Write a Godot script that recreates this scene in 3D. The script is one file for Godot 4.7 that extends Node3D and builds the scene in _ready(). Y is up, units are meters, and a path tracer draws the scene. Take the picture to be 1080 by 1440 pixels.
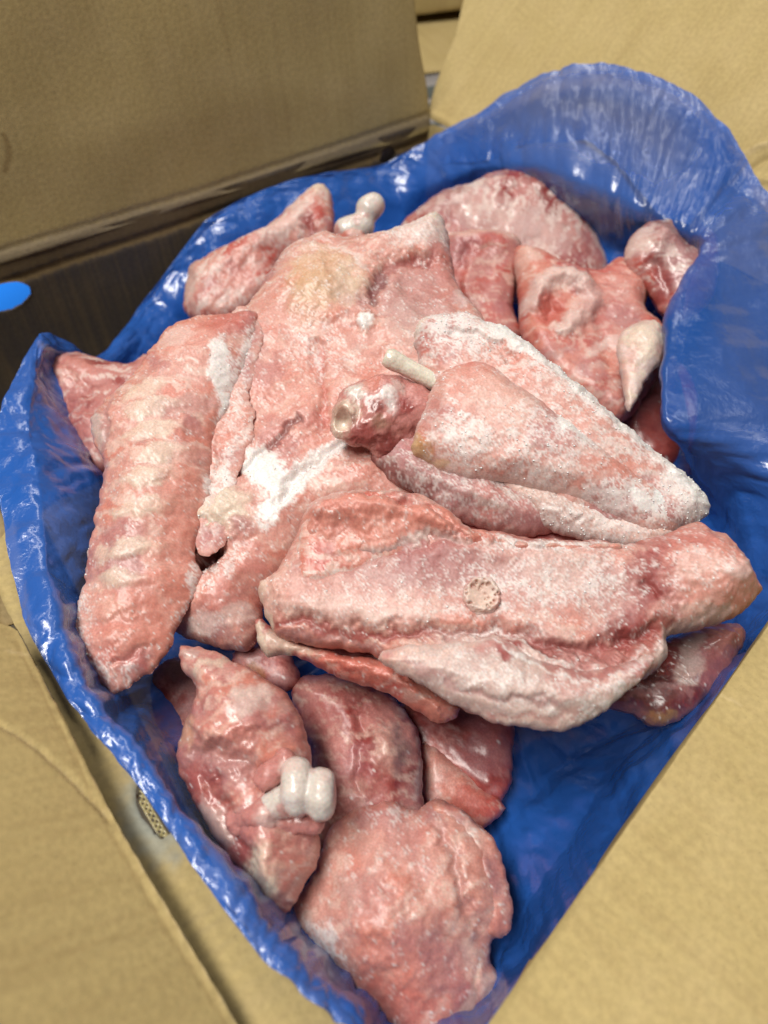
extends Node3D
# An opened carton lined with a blue film bag, heaped with frozen poultry pieces.
# Lengths inside the piece tables are millimetres in the piece's own plane; u is the plane's right, v = n x u.

const C := {
	"pink": Color(0.66, 0.315, 0.26), "rose": Color(0.55, 0.225, 0.20), "red": Color(0.53, 0.105, 0.08), "coral": Color(0.66, 0.245, 0.185),
	"pale": Color(0.74, 0.475, 0.40), "cream": Color(0.77, 0.64, 0.51), "yellow": Color(0.64, 0.42, 0.235), "fat": Color(0.77, 0.59, 0.535),
	"mauve": Color(0.45, 0.215, 0.205), "grey": Color(0.57, 0.42, 0.38), "dark": Color(0.20, 0.035, 0.03), "purple": Color(0.17, 0.06, 0.06),
	"wine": Color(0.32, 0.055, 0.05), "frost": Color(0.86, 0.80, 0.77), "bone": Color(0.80, 0.74, 0.62), "gristle": Color(0.72, 0.645, 0.585), "ochre": Color(0.50, 0.27, 0.10),
	"marrow": Color(0.34, 0.17, 0.12), "kraft": Color(0.455, 0.35, 0.155), "kraft_dark": Color(0.28, 0.19, 0.08), "kraft_light": Color(0.60, 0.47, 0.25), "damp": Color(0.30, 0.24, 0.16),
	"stain": Color(0.085, 0.07, 0.06), "slate": Color(0.30, 0.33, 0.30),
}
var M := {}
var n1 := FastNoiseLite.new()
var n3 := FastNoiseLite.new()
var nr := FastNoiseLite.new()
var nc := FastNoiseLite.new()
var taken := {}

func numbered(called: String) -> String:
	var k: int = taken.get(called, 0)
	taken[called] = k + 1
	return called if k == 0 else "%s_%03d" % [called, k]

func thing(called: String, at: Vector3, label: String, category: String, group := "") -> Node3D:
	var o := Node3D.new()
	o.name = numbered(called)
	add_child(o)
	o.position = at
	o.set_meta("label", label)
	o.set_meta("category", category)
	if group:
		o.set_meta("group", group)
	return o

func put(parent: Node, called: String, mesh: Mesh, mat: Material) -> MeshInstance3D:
	var o := MeshInstance3D.new()
	o.name = called
	o.mesh = mesh
	o.material_override = mat
	o.cast_shadow = GeometryInstance3D.SHADOW_CASTING_SETTING_ON
	parent.add_child(o, true)
	return o

func setup_noise() -> void:
	n1.noise_type = FastNoiseLite.TYPE_SIMPLEX_SMOOTH; n1.frequency = 1.0; n1.fractal_type = FastNoiseLite.FRACTAL_NONE; n1.seed = 11
	n3.noise_type = FastNoiseLite.TYPE_SIMPLEX_SMOOTH; n3.frequency = 1.0; n3.fractal_octaves = 4; n3.seed = 5
	nr.noise_type = FastNoiseLite.TYPE_SIMPLEX_SMOOTH; nr.frequency = 1.0; nr.fractal_type = FastNoiseLite.FRACTAL_RIDGED; nr.fractal_octaves = 3; nr.seed = 8
	nc.noise_type = FastNoiseLite.TYPE_CELLULAR; nc.frequency = 1.0; nc.fractal_type = FastNoiseLite.FRACTAL_NONE; nc.seed = 3

func noise_picture(size: int, freq: float, oct: int, lo: float, hi: float, sd: int, kind := FastNoiseLite.TYPE_SIMPLEX_SMOOTH) -> ImageTexture:
	var f := FastNoiseLite.new()
	f.noise_type = kind; f.frequency = freq; f.fractal_octaves = oct; f.seed = sd
	var im := f.get_seamless_image(size, size)
	im.convert(Image.FORMAT_RGB8)
	for y in size:
		for x in size:
			var g := lerpf(lo, hi, im.get_pixel(x, y).r)
			im.set_pixel(x, y, Color(g, g, g))
	return ImageTexture.create_from_image(im)

func bump_picture(size: int, freq: float, oct: int, strength: float, sd: int, kind := FastNoiseLite.TYPE_SIMPLEX_SMOOTH) -> ImageTexture:
	var f := FastNoiseLite.new()
	f.noise_type = kind; f.frequency = freq; f.fractal_octaves = oct; f.seed = sd
	var im := f.get_seamless_image(size, size)
	im.bump_map_to_normal_map(strength)
	return ImageTexture.create_from_image(im)

func meat_material(rough: float, sss: float, coat: float, bump: float) -> StandardMaterial3D:
	var m := StandardMaterial3D.new()
	m.vertex_color_use_as_albedo = true
	m.albedo_texture = M.speckle
	m.uv1_triplanar = true
	m.uv1_scale = Vector3(26, 26, 26)
	m.roughness = rough
	m.metallic_specular = 0.5
	m.subsurf_scatter_enabled = sss > 0.0
	m.subsurf_scatter_strength = sss
	m.clearcoat_enabled = coat > 0.0
	m.clearcoat = coat
	m.clearcoat_roughness = 0.28
	m.normal_enabled = true
	m.normal_texture = M.meat_bump
	m.normal_scale = bump
	return m

func kraft_picture(size: int) -> ImageTexture:
	# felted paper: short fibres lying every way, light and dark, over a soft mottling
	var im := noise_picture(size, 0.03, 3, 0.90, 1.0, 21).get_image()
	var rng := RandomNumberGenerator.new()
	rng.seed = 77
	for k in 26000:
		var p := Vector2(rng.randf() * size, rng.randf() * size)
		var a := rng.randf() * TAU if rng.randf() < 0.4 else PI / 2 + rng.randfn(0.0, 0.5)
		var d := Vector2(cos(a), sin(a))
		var g := rng.randfn(0.0, 0.03)
		if rng.randf() < 0.012:
			g = -0.25
		for j in rng.randi_range(2, 9):
			var q := p + d * j
			var x := posmod(int(q.x), size)
			var y := posmod(int(q.y), size)
			var c := im.get_pixel(x, y)
			im.set_pixel(x, y, Color(clampf(c.r + g, 0, 1), clampf(c.g + g, 0, 1), clampf(c.b + g * 0.9, 0, 1)))
	return ImageTexture.create_from_image(im)

func make_materials() -> void:
	M.speckle = noise_picture(512, 0.05, 4, 0.80, 1.0, 31)
	M.meat_bump = bump_picture(512, 0.045, 4, 7.0, 41)
	var crush := FastNoiseLite.new()
	crush.noise_type = FastNoiseLite.TYPE_SIMPLEX_SMOOTH
	crush.fractal_type = FastNoiseLite.FRACTAL_RIDGED
	crush.frequency = 0.007
	crush.fractal_octaves = 4
	crush.fractal_gain = 0.6
	crush.seed = 51
	crush.domain_warp_enabled = true
	crush.domain_warp_amplitude = 22.0
	crush.domain_warp_frequency = 0.01
	var crushed := crush.get_seamless_image(768, 768)
	crushed.bump_map_to_normal_map(9.0)
	M.film_bump = ImageTexture.create_from_image(crushed)
	M.kraft_grain = kraft_picture(1024)
	M.kraft_bump = bump_picture(512, 0.06, 4, 3.0, 61)
	M.frosty = meat_material(0.55, 0.10, 0.10, 0.13)
	M.meat = meat_material(0.46, 0.13, 0.2, 0.12)
	M.wet = meat_material(0.36, 0.13, 0.4, 0.12)
	M.bone = meat_material(0.28, 0.2, 0.5, 0.12)
	var k := StandardMaterial3D.new()
	k.vertex_color_use_as_albedo = true
	k.albedo_texture = M.kraft_grain
	k.uv1_scale = Vector3(8, 8, 8)
	k.roughness = 0.82
	k.metallic_specular = 0.3
	k.normal_enabled = true
	k.normal_texture = M.kraft_bump
	k.normal_scale = 0.12
	M.kraft = k
	var f := StandardMaterial3D.new()
	f.vertex_color_use_as_albedo = true
	f.transparency = BaseMaterial3D.TRANSPARENCY_ALPHA
	f.cull_mode = BaseMaterial3D.CULL_DISABLED
	f.roughness = 0.27
	f.metallic_specular = 0.62
	f.clearcoat_enabled = true
	f.clearcoat = 0.45
	f.clearcoat_roughness = 0.1
	f.backlight_enabled = true
	f.backlight = Color(0.5, 0.5, 0.5)
	f.uv1_triplanar = true
	f.uv1_scale = Vector3(8, 8, 8)
	f.normal_enabled = true
	f.normal_texture = M.film_bump
	f.normal_scale = 0.5
	M.film = f
	var c := StandardMaterial3D.new()
	c.albedo_color = Color(0.90, 0.88, 0.86)
	c.roughness = 0.35
	c.subsurf_scatter_enabled = true
	c.subsurf_scatter_strength = 0.2
	M.crystal = c
	var p := StandardMaterial3D.new()
	p.albedo_color = Color(0.12, 0.48, 0.90)
	p.roughness = 0.35
	M.plastic = p
	var w := StandardMaterial3D.new()
	w.albedo_color = Color(0.88, 0.90, 0.90)
	w.roughness = 0.5
	M.paper = w
	var g := StandardMaterial3D.new()
	g.albedo_color = Color(0.45, 0.48, 0.50)
	g.roughness = 0.6
	M.ink = g
	var b := StandardMaterial3D.new()
	b.albedo_color = Color(0.30, 0.27, 0.22)
	b.roughness = 0.8
	M.floor = b

func crown(raw: PackedVector2Array, parts: int) -> PackedVector2Array:
	var out := PackedVector2Array()
	var n := raw.size()
	for i in n:
		for k in parts:
			out.append(raw[i].cubic_interpolate(raw[(i + 1) % n], raw[(i + n - 1) % n], raw[(i + 2) % n], float(k) / parts))
	return out

func mm(list: Array) -> PackedVector2Array:
	var out := PackedVector2Array()
	for i in range(0, list.size(), 2):
		out.append(Vector2(list[i], list[i + 1]) * 0.001)
	return out

func line_steps(pts: PackedVector2Array) -> PackedVector2Array:
	if pts.size() < 3:
		return pts
	var out := PackedVector2Array()
	var n := pts.size()
	for i in n - 1:
		for k in 4:
			out.append(pts[i].cubic_interpolate(pts[i + 1], pts[maxi(i - 1, 0)], pts[mini(i + 2, n - 1)], k / 4.0))
	out.append(pts[n - 1])
	return out

# A slab with a rounded rim: outline, thickness above and below its plane, relief and colouring from a list of features.
# b bump  r ridge or groove  c colour patch  l colour line  f frost patch  k frost line
func slab(parent: Node3D, called: String, s: Dictionary, mat: Material) -> MeshInstance3D:
	var O: Vector3 = s.o
	O -= parent.position
	var U: Vector3 = s.u
	var N: Vector3 = s.n
	var V := N.cross(U)
	var st: float = s.get("st", 1.2) * 0.001
	var board: bool = s.get("board", false)
	var poly := mm(s.p)
	if not board:
		poly = crown(poly, 5)
	var T: float = s.get("t", 12.0) * 0.001
	var B: float = s.get("b", 10.0) * 0.001
	var W: float = s.get("w", 14.0) * 0.001
	var pw: float = s.get("pw", 2.0)
	var rag: float = 0.6 * s.get("rag", 1.2) * 0.001
	var sd: float = s.get("sd", 1.0) * 17.3
	var bend: Vector3 = s.get("bend", Vector3.ZERO)
	var lo := poly[0]
	var hi := poly[0]
	for q in poly:
		lo = lo.min(q)
		hi = hi.max(q)
	var pad := st * 3.0 + rag * 1.5
	lo -= Vector2(pad, pad)
	hi += Vector2(pad, pad)
	var nx := int((hi.x - lo.x) / st) + 2
	var ny := int((hi.y - lo.y) / st) + 2
	var n := nx * ny
	# distance to the outline, coarse then interpolated
	var cs := st * 4.0
	var cx := nx / 4 + 3
	var cy := ny / 4 + 3
	var coarse := PackedFloat32Array()
	coarse.resize(cx * cy)
	var pn := poly.size()
	var hole: Array = s.get("hole", [])
	for j in cy:
		for i in cx:
			var px := lo.x + i * cs
			var py := lo.y + j * cs
			var best := 1e9
			var a := poly[pn - 1]
			for b in poly:
				var dx := b.x - a.x
				var dy := b.y - a.y
				var t := clampf(((px - a.x) * dx + (py - a.y) * dy) / (dx * dx + dy * dy + 1e-12), 0.0, 1.0)
				var ex := a.x + t * dx - px
				var ey := a.y + t * dy - py
				var e := ex * ex + ey * ey
				if e < best:
					best = e
				a = b
			best = sqrt(best)
			var d := best if Geometry2D.is_point_in_polygon(Vector2(px, py), poly) else -best
			for k in range(0, hole.size(), 5):
				var q := (Vector2(px, py) - Vector2(hole[k], hole[k + 1]) * 0.001).rotated(-hole[k + 4])
				var r := Vector2(q.x / hole[k + 2], q.y / hole[k + 3]).length() * 1000.0
				d = minf(d, (r - 1.0) * minf(hole[k + 2], hole[k + 3]) * 0.001)
			coarse[j * cx + i] = d
	var D := PackedFloat32Array()
	D.resize(n)
	var wu := PackedFloat32Array()
	wu.resize(n)
	var wv := PackedFloat32Array()
	wv.resize(n)
	var warp: float = s.get("warp", 2.4) * 0.001
	for j in ny:
		for i in nx:
			var k := j * nx + i
			var u := lo.x + i * st
			var v := lo.y + j * st
			var fi := i / 4
			var fj := j / 4
			var fx := (i % 4) * 0.25
			var fy := (j % 4) * 0.25
			var c := fj * cx + fi
			var d := lerpf(lerpf(coarse[c], coarse[c + 1], fx), lerpf(coarse[c + cx], coarse[c + cx + 1], fx), fy)
			if rag > 0.0 and absf(d) < 0.03:
				d += rag * (n1.get_noise_2d(u * 70.0 + sd, v * 70.0) + 0.6 * n1.get_noise_2d(u * 210.0, v * 210.0 + sd))
			D[k] = d
			if d > -pad:
				wu[k] = u + warp * n1.get_noise_2d(u * 90.0 + sd, v * 90.0) + 0.4 * warp * n1.get_noise_2d(u * 330.0, v * 330.0 - sd)
				wv[k] = v + warp * n1.get_noise_2d(u * 90.0, v * 90.0 + sd + 9.0) + 0.4 * warp * n1.get_noise_2d(u * 330.0 + 5.0, v * 330.0 + sd)
	# features
	var H := PackedFloat32Array()
	H.resize(n)
	var F := PackedFloat32Array()
	F.resize(n)
	F.fill(s.get("frost", 0.0))
	var fibre: float = s.get("fibre", 0.0)
	var fc := cos(fibre)
	var fs := sin(fibre)
	var tone: Array = s.get("tone", ["pink", "red", "pale"])
	var ca: Color = C[tone[0]]
	var cb: Color = C[tone[1]]
	var cc: Color = C[tone[2]]
	var mixb: float = s.get("mb", 0.35)
	var mixc: float = s.get("mc", 0.35)
	var col := PackedColorArray()
	col.resize(n)
	var edge_color: Color = C[s.get("rim", tone[1])]
	var rim_w: float = s.get("rimw", 3.5) * 0.001
	for k in n:
		if D[k] < -pad:
			continue
		var u := wu[k]
		var v := wv[k]
		if board:
			var streak := n1.get_noise_2d(u * 330.0 + sd, v * 5.0) * 0.6 + n1.get_noise_2d(u * 90.0 + sd, v * 2.0) * 0.4
			col[k] = ca.lerp(cb, clampf(0.08 + 0.24 * streak + 0.16 * n3.get_noise_2d(u * 14.0, v * 14.0 + sd), 0.0, 1.0)).lerp(cc, clampf(0.06 + 0.22 * n3.get_noise_2d(u * 22.0 + sd, v * 22.0), 0.0, 1.0))
			continue
		var fu := u * fc + v * fs
		var fv := v * fc - u * fs
		var e := n3.get_noise_2d(fu * 22.0 + sd, fv * 38.0)
		var g := n3.get_noise_2d(fu * 40.0 - sd, fv * 190.0 + sd)
		var q := n1.get_noise_2d(u * 420.0, v * 420.0 + sd)
		var c := ca.lerp(cb, smoothstep(-0.12, 0.34, e + 0.25 * g + mixb - 0.42))
		c = c.lerp(cc, smoothstep(0.02, 0.42, g + 0.2 * q + mixc - 0.32) * 0.9)
		var web := nr.get_noise_2d(u * 34.0 + sd, v * 34.0)
		c = c.lerp(cc * 1.08, 0.7 * smoothstep(0.45, 0.8, web) * smoothstep(-0.2, 0.4, n1.get_noise_2d(u * 22.0, v * 22.0 - sd)))
		var vein := nr.get_noise_2d(u * 27.0 - sd, v * 40.0 + 50.0)
		c = c.lerp(cb * 0.7, 0.65 * smoothstep(0.5, 0.85, vein) * smoothstep(-0.1, 0.5, n1.get_noise_2d(u * 19.0 + 40.0, v * 19.0 + sd)))
		var pool := n3.get_noise_2d(u * 17.0 + sd + 60.0, v * 17.0)
		c = c.lerp(Color(0.42, 0.155, 0.16), 0.72 * smoothstep(0.08, 0.45, pool))
		col[k] = c.lerp(edge_color, 0.65 * (1.0 - smoothstep(0.0, rim_w, D[k] + 0.0012 * e)))
	for f in s.get("f", []):
		var kind: String = f[0]
		var flat := kind == "b" or kind == "c" or kind == "f"
		var reach := Vector2.ZERO
		var x0 := 0.0
		var y0 := 0.0
		var i00 := 0.0
		var i01 := 0.0
		var i10 := 0.0
		var i11 := 0.0
		var amount: float
		var tint := Color.WHITE
		var pts := PackedVector2Array()
		var width := 0.001
		var a0: Vector2
		var a1: Vector2
		if flat:
			x0 = f[1] * 0.001
			y0 = f[2] * 0.001
			var A := Vector2(f[3], f[4]) * 0.001
			var Bv := Vector2(f[5], f[6]) * 0.001
			var det := A.x * Bv.y - A.y * Bv.x
			i00 = Bv.y / det
			i01 = -Bv.x / det
			i10 = -A.y / det
			i11 = A.x / det
			reach = (A.abs() + Bv.abs()) * (2.2 if kind == "b" else 1.7)
			a0 = Vector2(x0, y0) - reach
			a1 = Vector2(x0, y0) + reach
			amount = f[7]
			if kind == "c":
				tint = C[f[8]]
		else:
			pts = line_steps(mm(f[1]))
			width = f[2] * 0.001
			amount = f[3]
			if kind == "l":
				tint = C[f[4]]
			a0 = pts[0]
			a1 = pts[0]
			for q in pts:
				a0 = a0.min(q)
				a1 = a1.max(q)
			a0 -= Vector2.ONE * width * 2.6
			a1 += Vector2.ONE * width * 2.6
		var ia := clampi(int((a0.x - lo.x) / st), 0, nx)
		var ib := clampi(int((a1.x - lo.x) / st) + 2, 0, nx)
		var ja := clampi(int((a0.y - lo.y) / st), 0, ny)
		var jb := clampi(int((a1.y - lo.y) / st) + 2, 0, ny)
		var iw := 1.0 / (width * width)
		for j in range(ja, jb):
			for i in range(ia, ib):
				var k := j * nx + i
				if D[k] < -pad:
					continue
				var x := wu[k]
				var y := wv[k]
				var r2 := 0.0
				if flat:
					x -= x0
					y -= y0
					var p := x * i00 + y * i01
					var q := x * i10 + y * i11
					r2 = p * p + q * q
				else:
					r2 = 1e9
					var a := pts[0]
					for m in range(1, pts.size()):
						var b := pts[m]
						var dx := b.x - a.x
						var dy := b.y - a.y
						var t := clampf(((x - a.x) * dx + (y - a.y) * dy) / (dx * dx + dy * dy + 1e-12), 0.0, 1.0)
						var ex := a.x + t * dx - x
						var ey := a.y + t * dy - y
						r2 = minf(r2, ex * ex + ey * ey)
						a = b
					r2 *= iw
				if r2 > 6.0:
					continue
				if kind == "b" or kind == "r":
					H[k] += amount * 0.001 * exp(-1.4 * r2)
				elif kind == "c" or kind == "l":
					var w := 1.0 - smoothstep(0.25, 1.5, r2 + 0.55 * n3.get_noise_2d(x * 130.0 + sd, y * 130.0 + x0 * 400.0))
					col[k] = col[k].lerp(tint, amount * w)
				else:
					F[k] += amount * (1.0 - smoothstep(0.1, 1.6, r2))
	# heights, colours, crystals
	var big: float = s.get("big", 2.0) * 0.001
	var mid: float = 0.22 * s.get("mid", 0.7) * 0.001
	var fine: float = s.get("fine", 0.04) * 0.001
	var fib: float = 0.17 * s.get("fib", 0.5) * 0.001
	var pim: float = s.get("pim", 0.0) * 0.00042
	var rng := RandomNumberGenerator.new()
	rng.seed = int(sd * 10.0)
	var P := PackedVector3Array()
	P.resize(n)
	var Q := PackedVector3Array()
	Q.resize(n)
	var use := PackedByteArray()
	use.resize(n)
	for j in range(1, ny - 1):
		for i in range(1, nx - 1):
			var k := j * nx + i
			var d := D[k]
			if d > 0.0:
				use[k] = 2
			elif D[k - 1] > 0.0 or D[k + 1] > 0.0 or D[k - nx] > 0.0 or D[k + nx] > 0.0 or D[k - nx - 1] > 0.0 or D[k - nx + 1] > 0.0 or D[k + nx - 1] > 0.0 or D[k + nx + 1] > 0.0:
				use[k] = 1
	var frost_color: Color = C.frost
	var fleck: float = s.get("fleck", 0.005)
	var seeds := []
	var crystals: float = s.get("crystals", 0.0)
	for j in range(1, ny - 1):
		for i in range(1, nx - 1):
			var k := j * nx + i
			if use[k] == 0:
				continue
			var u := lo.x + i * st
			var v := lo.y + j * st
			var d := D[k]
			var h := 0.0
			var low := 0.0
			if use[k] == 1:
				var gx := (D[k + 1] - D[k - 1]) / (2.0 * st)
				var gy := (D[k + nx] - D[k - nx]) / (2.0 * st)
				var gl := maxf(gx * gx + gy * gy, 0.2)
				u -= clampf(d * gx / gl, -st * 1.5, st * 1.5)
				v -= clampf(d * gy / gl, -st * 1.5, st * 1.5)
			else:
				var t := 1.0 - clampf(d / W, 0.0, 1.0)
				var prof := pow(maxf(1.0 - pow(t, pw), 0.0), 1.0 / pw)
				low = -B * prof
				h = T * prof
				var body := H[k]
				var a := wu[k]
				var b := wv[k]
				if board:
					body += big * n1.get_noise_2d(u * 9.0 + sd, v * 9.0) + mid * n1.get_noise_2d(u * 150.0 + sd, v * 3.0)
					low += body * clampf(d / 0.006, 0.0, 1.0)
				else:
					body += big * (n1.get_noise_2d(a * 24.0 + sd, b * 24.0) * 0.5 + 0.28 * n1.get_noise_2d(a * 52.0, b * 52.0 + sd))
					body += mid * (nr.get_noise_2d(a * 60.0, b * 60.0 + sd) - 0.2)
					body += fib * n1.get_noise_2d((a * fc + b * fs) * 50.0, (b * fc - a * fs) * 330.0 + sd)
					body += fine * n1.get_noise_2d(u * 560.0 + sd, v * 560.0)
					if pim > 0.0:
						body += pim * (0.5 - absf(nc.get_noise_2d(a * 190.0 + sd, b * 190.0)) * 0.9)
				h += body * clampf(d / (W * 0.6), 0.0, 1.0)
				var fr := F[k]
				if fr > 0.02:
					var grain := rng.randf()
					var fw := smoothstep(0.42, 0.72, fr + 0.55 * n3.get_noise_2d(u * 130.0 + sd, v * 130.0) + 0.62 * (grain - 0.5))
					var veil := 0.17 * smoothstep(0.1, 0.75, fr + 0.3 * n3.get_noise_2d(u * 60.0 + sd, v * 60.0))
					col[k] = col[k].lerp(Color(0.80, 0.66, 0.62), veil)
					if fw > 0.01:
						col[k] = col[k].lerp(frost_color, fw * (0.5 + 0.4 * clampf(fr - 0.35, 0.0, 1.0) / 0.65))
						h += fw * (0.08 + 0.32 * grain * grain) * 0.001 * s.get("grit", 1.0)
						if crystals > 0.0 and fw > 0.4 and rng.randf() < crystals * (0.3 + fw) and d > 0.001:
							seeds.append(k)
				if not board and rng.randf() < fleck:
					col[k] = col[k].lerp(frost_color, 0.75)
					h += 0.0003
				h = maxf(h, low + 0.0006)
			var y := bend.x * u * u + bend.y * v * v + bend.z * u * v
			var base := O + U * u + V * v + N * y
			P[k] = base + N * h
			Q[k] = base + N * low
	# mesh
	var where := PackedInt32Array()
	where.resize(n)
	var verts := PackedVector3Array()
	var norms := PackedVector3Array()
	var cols := PackedColorArray()
	var uvs := PackedVector2Array()
	var idx := PackedInt32Array()
	for side in 2:
		var S := P if side == 0 else Q
		for j in range(1, ny - 1):
			for i in range(1, nx - 1):
				var k := j * nx + i
				if use[k] == 0:
					continue
				where[k] = verts.size()
				var p := S[k]
				var px1 := S[k + 1] if use[k + 1] else p
				var px0 := S[k - 1] if use[k - 1] else p
				var py1 := S[k + nx] if use[k + nx] else p
				var py0 := S[k - nx] if use[k - nx] else p
				var nn := (px1 - px0).cross(py1 - py0)
				nn = nn.normalized() if nn.length_squared() > 1e-16 else N
				if nn.dot(N) < 0.0 and use[k] == 1:
					nn = -nn
				verts.append(p)
				norms.append(nn if side == 0 else -nn)
				cols.append(col[k])
				uvs.append(Vector2(lo.x + i * st, lo.y + j * st))
		for j in range(1, ny - 2):
			for i in range(1, nx - 2):
				var k := j * nx + i
				if use[k] and use[k + 1] and use[k + nx] and use[k + nx + 1] and (use[k] == 2 or use[k + 1] == 2 or use[k + nx] == 2 or use[k + nx + 1] == 2):
					var a := where[k]
					var b := where[k + 1]
					var c := where[k + nx]
					var e := where[k + nx + 1]
					if side == 0:
						idx.append_array([a, c, b, b, c, e])
					else:
						idx.append_array([a, b, c, b, e, c])
	var arrays := []
	arrays.resize(Mesh.ARRAY_MAX)
	arrays[Mesh.ARRAY_VERTEX] = verts
	arrays[Mesh.ARRAY_NORMAL] = norms
	arrays[Mesh.ARRAY_COLOR] = cols
	arrays[Mesh.ARRAY_TEX_UV] = uvs
	arrays[Mesh.ARRAY_INDEX] = idx
	var mesh := ArrayMesh.new()
	mesh.add_surface_from_arrays(Mesh.PRIMITIVE_TRIANGLES, arrays)
	var o := put(parent, called, mesh, mat)
	if seeds.size():
		var multi := MultiMesh.new()
		multi.transform_format = MultiMesh.TRANSFORM_3D
		multi.mesh = M.crystal_mesh
		multi.instance_count = seeds.size()
		for i in seeds.size():
			var size := 0.00014 + 0.00042 * pow(rng.randf(), 3.0)
			var basis := Basis(Quaternion(Vector3(rng.randfn(), rng.randfn(), rng.randfn()).normalized(), rng.randf() * TAU)).scaled(Vector3(size, size * rng.randf_range(0.5, 1.0), size))
			multi.set_instance_transform(i, Transform3D(basis, P[seeds[i]] + N * size * 0.3))
		var mi := MultiMeshInstance3D.new()
		mi.name = "frost_crystals"
		mi.multimesh = multi
		mi.material_override = M.crystal
		mi.set_meta("kind", "stuff")
		(o if parent.get_parent() == self else parent).add_child(mi, true)
	return o

# Gristle, bones and joints: tapered capsules joined smoothly on a grid and meshed as surface nets.
# rods: [ax, ay, az, bx, by, bz, radius a, radius b] in millimetres round at; cut: the same, taken away; paint: [x, y, z, radius, colour, strength]
func blob(parent: Node3D, called: String, at: Vector3, ux: Vector3, un: Vector3, rods: Array, cuts: Array, paint: Array, base: String, cell_mm: float, blend_mm: float, lump: float, mat: Material) -> MeshInstance3D:
	var uz := ux.cross(un)
	var lo := Vector3.INF
	var hi := -Vector3.INF
	for r in rods:
		for e in [[Vector3(r[0], r[1], r[2]), r[6]], [Vector3(r[3], r[4], r[5]), r[7]]]:
			lo = lo.min(e[0] - Vector3.ONE * (e[1] + 2.5))
			hi = hi.max(e[0] + Vector3.ONE * (e[1] + 2.5))
	var gx := int((hi.x - lo.x) / cell_mm) + 2
	var gy := int((hi.y - lo.y) / cell_mm) + 2
	var gz := int((hi.z - lo.z) / cell_mm) + 2
	var field := PackedFloat32Array()
	field.resize(gx * gy * gz)
	for z in gz:
		for y in gy:
			for x in gx:
				var p := lo + Vector3(x, y, z) * cell_mm
				var d := 1e6
				for r in rods:
					d = smin(d, capsule(p, r), blend_mm)
				d += lump * n3.get_noise_3dv(p * 0.12 + at * 300.0) + 0.3 * lump * n1.get_noise_3dv(p * 0.6)
				for r in cuts:
					d = -smin(-d, capsule(p, r), 0.6)
				field[(z * gy + y) * gx + x] = d
	var ids := PackedInt32Array()
	ids.resize(gx * gy * gz)
	ids.fill(-1)
	var verts := PackedVector3Array()
	var cols := PackedColorArray()
	var idx := PackedInt32Array()
	for z in gz - 1:
		for y in gy - 1:
			for x in gx - 1:
				var sum := Vector3.ZERO
				var count := 0
				var k := (z * gy + y) * gx + x
				var corner := [k, k + 1, k + gx, k + gx + 1, k + gx * gy, k + gx * gy + 1, k + gx * gy + gx, k + gx * gy + gx + 1]
				var neg := 0
				for q in corner:
					if field[q] < 0.0:
						neg += 1
				if neg == 0 or neg == 8:
					continue
				for e in [[0, 1], [2, 3], [4, 5], [6, 7], [0, 2], [1, 3], [4, 6], [5, 7], [0, 4], [1, 5], [2, 6], [3, 7]]:
					var fa := field[corner[e[0]]]
					var fb := field[corner[e[1]]]
					if (fa < 0.0) != (fb < 0.0):
						var t := fa / (fa - fb)
						var pa := Vector3(e[0] & 1, (e[0] >> 1) & 1, e[0] >> 2)
						var pb := Vector3(e[1] & 1, (e[1] >> 1) & 1, e[1] >> 2)
						sum += pa.lerp(pb, t)
						count += 1
				var p := lo + (Vector3(x, y, z) + sum / count) * cell_mm
				ids[k] = verts.size()
				verts.append(at - parent.position + (ux * p.x + un * p.y + uz * p.z) * 0.001)
				var c: Color = C[base]
				c = c * (1.0 + 0.10 * n3.get_noise_3dv(p * 0.35))
				for f in paint:
					var r: float = p.distance_to(Vector3(f[0], f[1], f[2])) / f[3]
					c = c.lerp(C[f[4]], f[5] * (1.0 - smoothstep(0.5, 1.15, r + 0.5 * n3.get_noise_3dv(p * 0.25))))
				cols.append(c)
	for z in range(1, gz - 1):
		for y in range(1, gy - 1):
			for x in range(1, gx - 1):
				var k := (z * gy + y) * gx + x
				var inside := field[k] < 0.0
				for axis in 3:
					var step: int = [1, gx, gx * gy][axis]
					if (field[k + step] < 0.0) == inside:
						continue
					var s1: int = [gx, gx * gy, 1][axis]
					var s2: int = [gx * gy, 1, gx][axis]
					var a := ids[k]
					var b := ids[k - s1]
					var c := ids[k - s1 - s2]
					var d := ids[k - s2]
					if a < 0 or b < 0 or c < 0 or d < 0:
						continue
					if inside:
						idx.append_array([a, b, c, a, c, d])
					else:
						idx.append_array([a, c, b, a, d, c])
	var norms := PackedVector3Array()
	norms.resize(verts.size())
	for t in range(0, idx.size(), 3):
		var nn := (verts[idx[t + 2]] - verts[idx[t]]).cross(verts[idx[t + 1]] - verts[idx[t]])
		for e in 3:
			norms[idx[t + e]] += nn
	for i in norms.size():
		norms[i] = norms[i].normalized()
	var arrays := []
	arrays.resize(Mesh.ARRAY_MAX)
	arrays[Mesh.ARRAY_VERTEX] = verts
	arrays[Mesh.ARRAY_NORMAL] = norms
	arrays[Mesh.ARRAY_COLOR] = cols
	arrays[Mesh.ARRAY_INDEX] = idx
	var mesh := ArrayMesh.new()
	mesh.add_surface_from_arrays(Mesh.PRIMITIVE_TRIANGLES, arrays)
	return put(parent, called, mesh, mat)

func smin(a: float, b: float, k: float) -> float:
	var h := clampf(0.5 + 0.5 * (b - a) / k, 0.0, 1.0)
	return lerpf(b, a, h) - k * h * (1.0 - h)

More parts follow.
